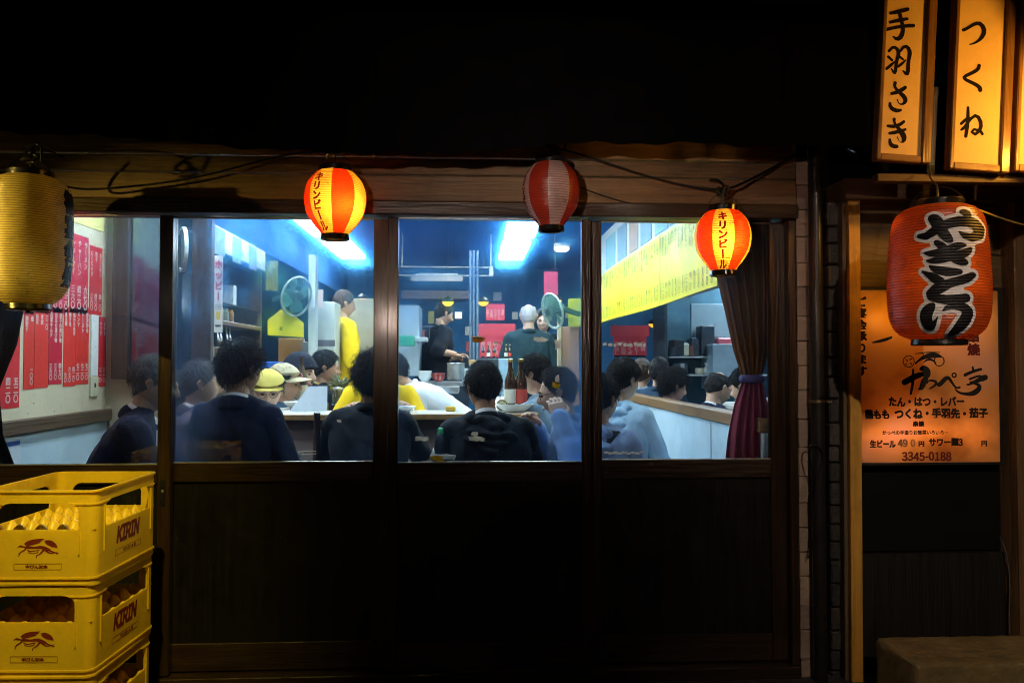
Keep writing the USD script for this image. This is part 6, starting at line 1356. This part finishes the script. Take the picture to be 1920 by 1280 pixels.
# ---- things on the counter
def chop(a, b, label): return single('chopstick', tube([a, b], [.0035, .0022], 8), M('chopstick_wood', (.62, .46, .28), .5), label, 'chopstick')


W3 = j3['arms'][1][2]
chop(W3 + [-.07, .02, .03], W3 + [.10, .07, .035], 'upper wooden chopstick in the hand of the navy suited man'); chop(W3 + [-.07, .035, .018], W3 + [.10, .085, .02], 'lower wooden chopstick in the hand of the navy suited man')
def at_top(px, py, z=CT): return PZ(px, py, z + .001)


b_ = P(565, 757, 2.1); b_[2] = CT + .001; bottle(b_, 'brown beer bottle behind the upright white menu card', brown_glass, 1.12, lab_w, None)
for q, (px, lab, l_) in enumerate(((957, 'brown beer bottle left of the pair beside the hooded man', lab_w), (977, 'brown beer bottle right of the pair with a red label', lab_r))):
    b_ = P(px, 752, 1.45); b_[2] = CT + .001; bottle(b_, lab, brown_glass, 1.05, l_, cap_m)
b_ = P(941, 756, 1.41); t = thing('round_badge_jar', 'round cream lidded tin with an emblem beside the beer bottles', 'tin', (b_[0], b_[1], CT)); dsk = lathe([(0, .0), (.034, .0), (.036, .002), (.036, .02), (0, .02)], 32); dsk.apply_transform(trimesh.transformations.rotation_matrix(PI / 2, [1, 0, 0])); dsk.apply_translation((b_[0], b_[1], CT + .037)); part(t, 'disc', dsk, M('badge_cream', (.62, .55, .30), .5)); rg_ = trimesh.creation.torus(.030, .003, 32, 8); rg_.apply_transform(trimesh.transformations.rotation_matrix(PI / 2, [1, 0, 0])); rg_.apply_translation((b_[0], b_[1] - .022, CT + .037)); part(t, 'ring', rg_, M('badge_dark', (.08, .06, .03), .5)); part(t, 'emblem', placed(affinity.scale(beast, .25, .25, origin=(0, 0)), .0006, (b_[0], b_[1] - .0208, CT + .037), (1, 0, 0), (0, 0, 1)), M('badge_dark', (.08, .06, .03)), False)
plate(np.array([P(965, 770, 1.3)[0], 1.32, CT + .001]), .115, 'large white dish at the right end of the counter', .045, 'dish')
a = np.array([P(552, 775, 1.3)[0] - .06, 1.32, CT + .001]); w_ = .22
mc = shapely.Polygon([(0, 0), (w_, 0), (w_, .15), (w_ - .11, .15)]); single('menu_card', placed(mc, .003, a + [0, 0.12, 0], (1, .12, 0), (0, .1, 1)), M('menu_card_white', (.66, .74, .84), .4, .04, trans=.15), 'white slanted menu card standing on the counter corner', 'menu card')
for px, R, lab, yy in ((597, .085, 'pale grey dish right of the white menu card', 1.75), (612, .10, 'dish of shredded cabbage on the side counter', 2.1)):
    q = P(px, 760, yy); plate(np.array([min(q[0], -1.1), yy, CT + .001]), R, lab, .04, 'dish')
q = np.array([min(P(612, 760, 2.1)[0], -1.1), 2.1, CT + .02]); cab_ = trimesh.creation.icosphere(3, .07); cab_.vertices *= [1, 1, .5]; cab_.vertices *= (1 + .5 * (meshkit.fbm(cab_.vertices * 60, 3) - .5))[:, None]; cab_.apply_translation(q + [0, 0, .02]); single('cabbage', cab_, M('cabbage_green', (.50, .56, .26), .6, .3, 40, .8, 90), 'heap of pale shredded cabbage on its dish', 'food', smooth=False)
q = np.array([P(633, 745, 2.15)[0], 2.15, CT]); t = thing('glass_jar', 'clear lidded glass jar beside the cabbage dish', 'jar', q); part(t, 'jar_body', lathe([(0, .002), (.04, .002), (.042, .01), (.042, .10), (.036, .11), (.034, .11), (.038, .1), (.038, .012), (0, .01)], 28, at=q), clear_glass, smooth=40); part(t, 'lid', lathe([(0, .125), (.04, .122), (.041, .108), (.036, .108)], 28, at=q), steel, smooth=40)
q = np.array([P(640, 735, 2.5)[0], 2.5, CT]); pl = []
rg = np.random.default_rng(4)
for k in range(26):
    a_ = rg.uniform(0, 2 * PI); e_ = rg.uniform(.2, 1.2); l_ = rg.uniform(.06, .13); tip = q + [l_ * math.cos(a_) * math.cos(e_), l_ * math.sin(a_) * math.cos(e_), .10 + l_ * math.sin(e_)]; pl.append(tube([q + [0, 0, .09], (q + [0, 0, .1] + tip) / 2 + [0, 0, .012], tip], [.003, .012, .002], 5))
t = thing('garnish_pot', 'dark pot of leafy sprigs at the far end of the side counter', 'pot', q); part(t, 'pot', lathe([(0, 0), (.04, 0), (.05, .09), (.045, .09), (.036, .006), (0, .006)], 24, at=q), M('pot_dark', (.03, .025, .03), .4)); part(t, 'leaves', pl, M('sprig', (.09, .10, .04), .6, .6, 30), kind='stuff')
q = P(826, 850, .62); t = thing('sauce_bottle', 'dark sauce bottle with green cap left of the hooded man', 'bottle', (q[0], q[1], q[2])); part(t, 'glass_body', lathe([(0, 0), (.028, 0), (.03, .005), (.03, .07), (.012, .10), (0, .1)], 20, at=q), dark_glass, smooth=40); part(t, 'cap', lathe([(.013, .098), (.016, .1), (.014, .125), (.006, .13), (0, .13)], 16, at=q), M('green_cap', (.05, .42, .18), .4), smooth=40)
tq = thing('front_table', 'low front table under the sauce bottle by the window', 'table', (q[0], q[1], FZ)); part(tq, 'table_top', box(q[0] - .05, q[0] + .15, q[1] - .06, q[1] + .3, q[2] - .025, q[2] - .001), laminate)
for dx in (-.03, .13):
    for dy in (-.04, .28): part(tq, 'leg', box(q[0] + dx - .012, q[0] + dx + .012, q[1] + dy - .012, q[1] + dy + .012, FZ, q[2] - .025), darkwood)
t = thing('serving_tongs', 'steel tongs lying on the kitchen counter edge', 'tongs', (-.42, 1.42, CT)); part(t, 'arm', tube(spline([(-.50, 1.40, CT + .01), (-.44, 1.40, CT + .035), (-.34, 1.43, CT + .006)], 14), .004, 8), steel); part(t, 'arm', tube(spline([(-.50, 1.40, CT + .01), (-.44, 1.425, CT + .03), (-.34, 1.45, CT + .006)], 14), .004, 8), steel)
q = np.array([P(845, 768, 1.4)[0], 1.40, CT + .001]); single('wrapped_pack', box(q[0] - .03, q[0] + .03, q[1], q[1] + .04, CT + .001, CT + .03, .006), M('pack_yellow', (.62, .40, .03), .4, .3, 30), 'small yellow packet on the counter left of the hooded man', 'packet')
plate(np.array([P(758, 772, 1.4)[0], 1.36, CT + .001]), .07, 'small white dish by the cook in yellow', .03, 'dish')
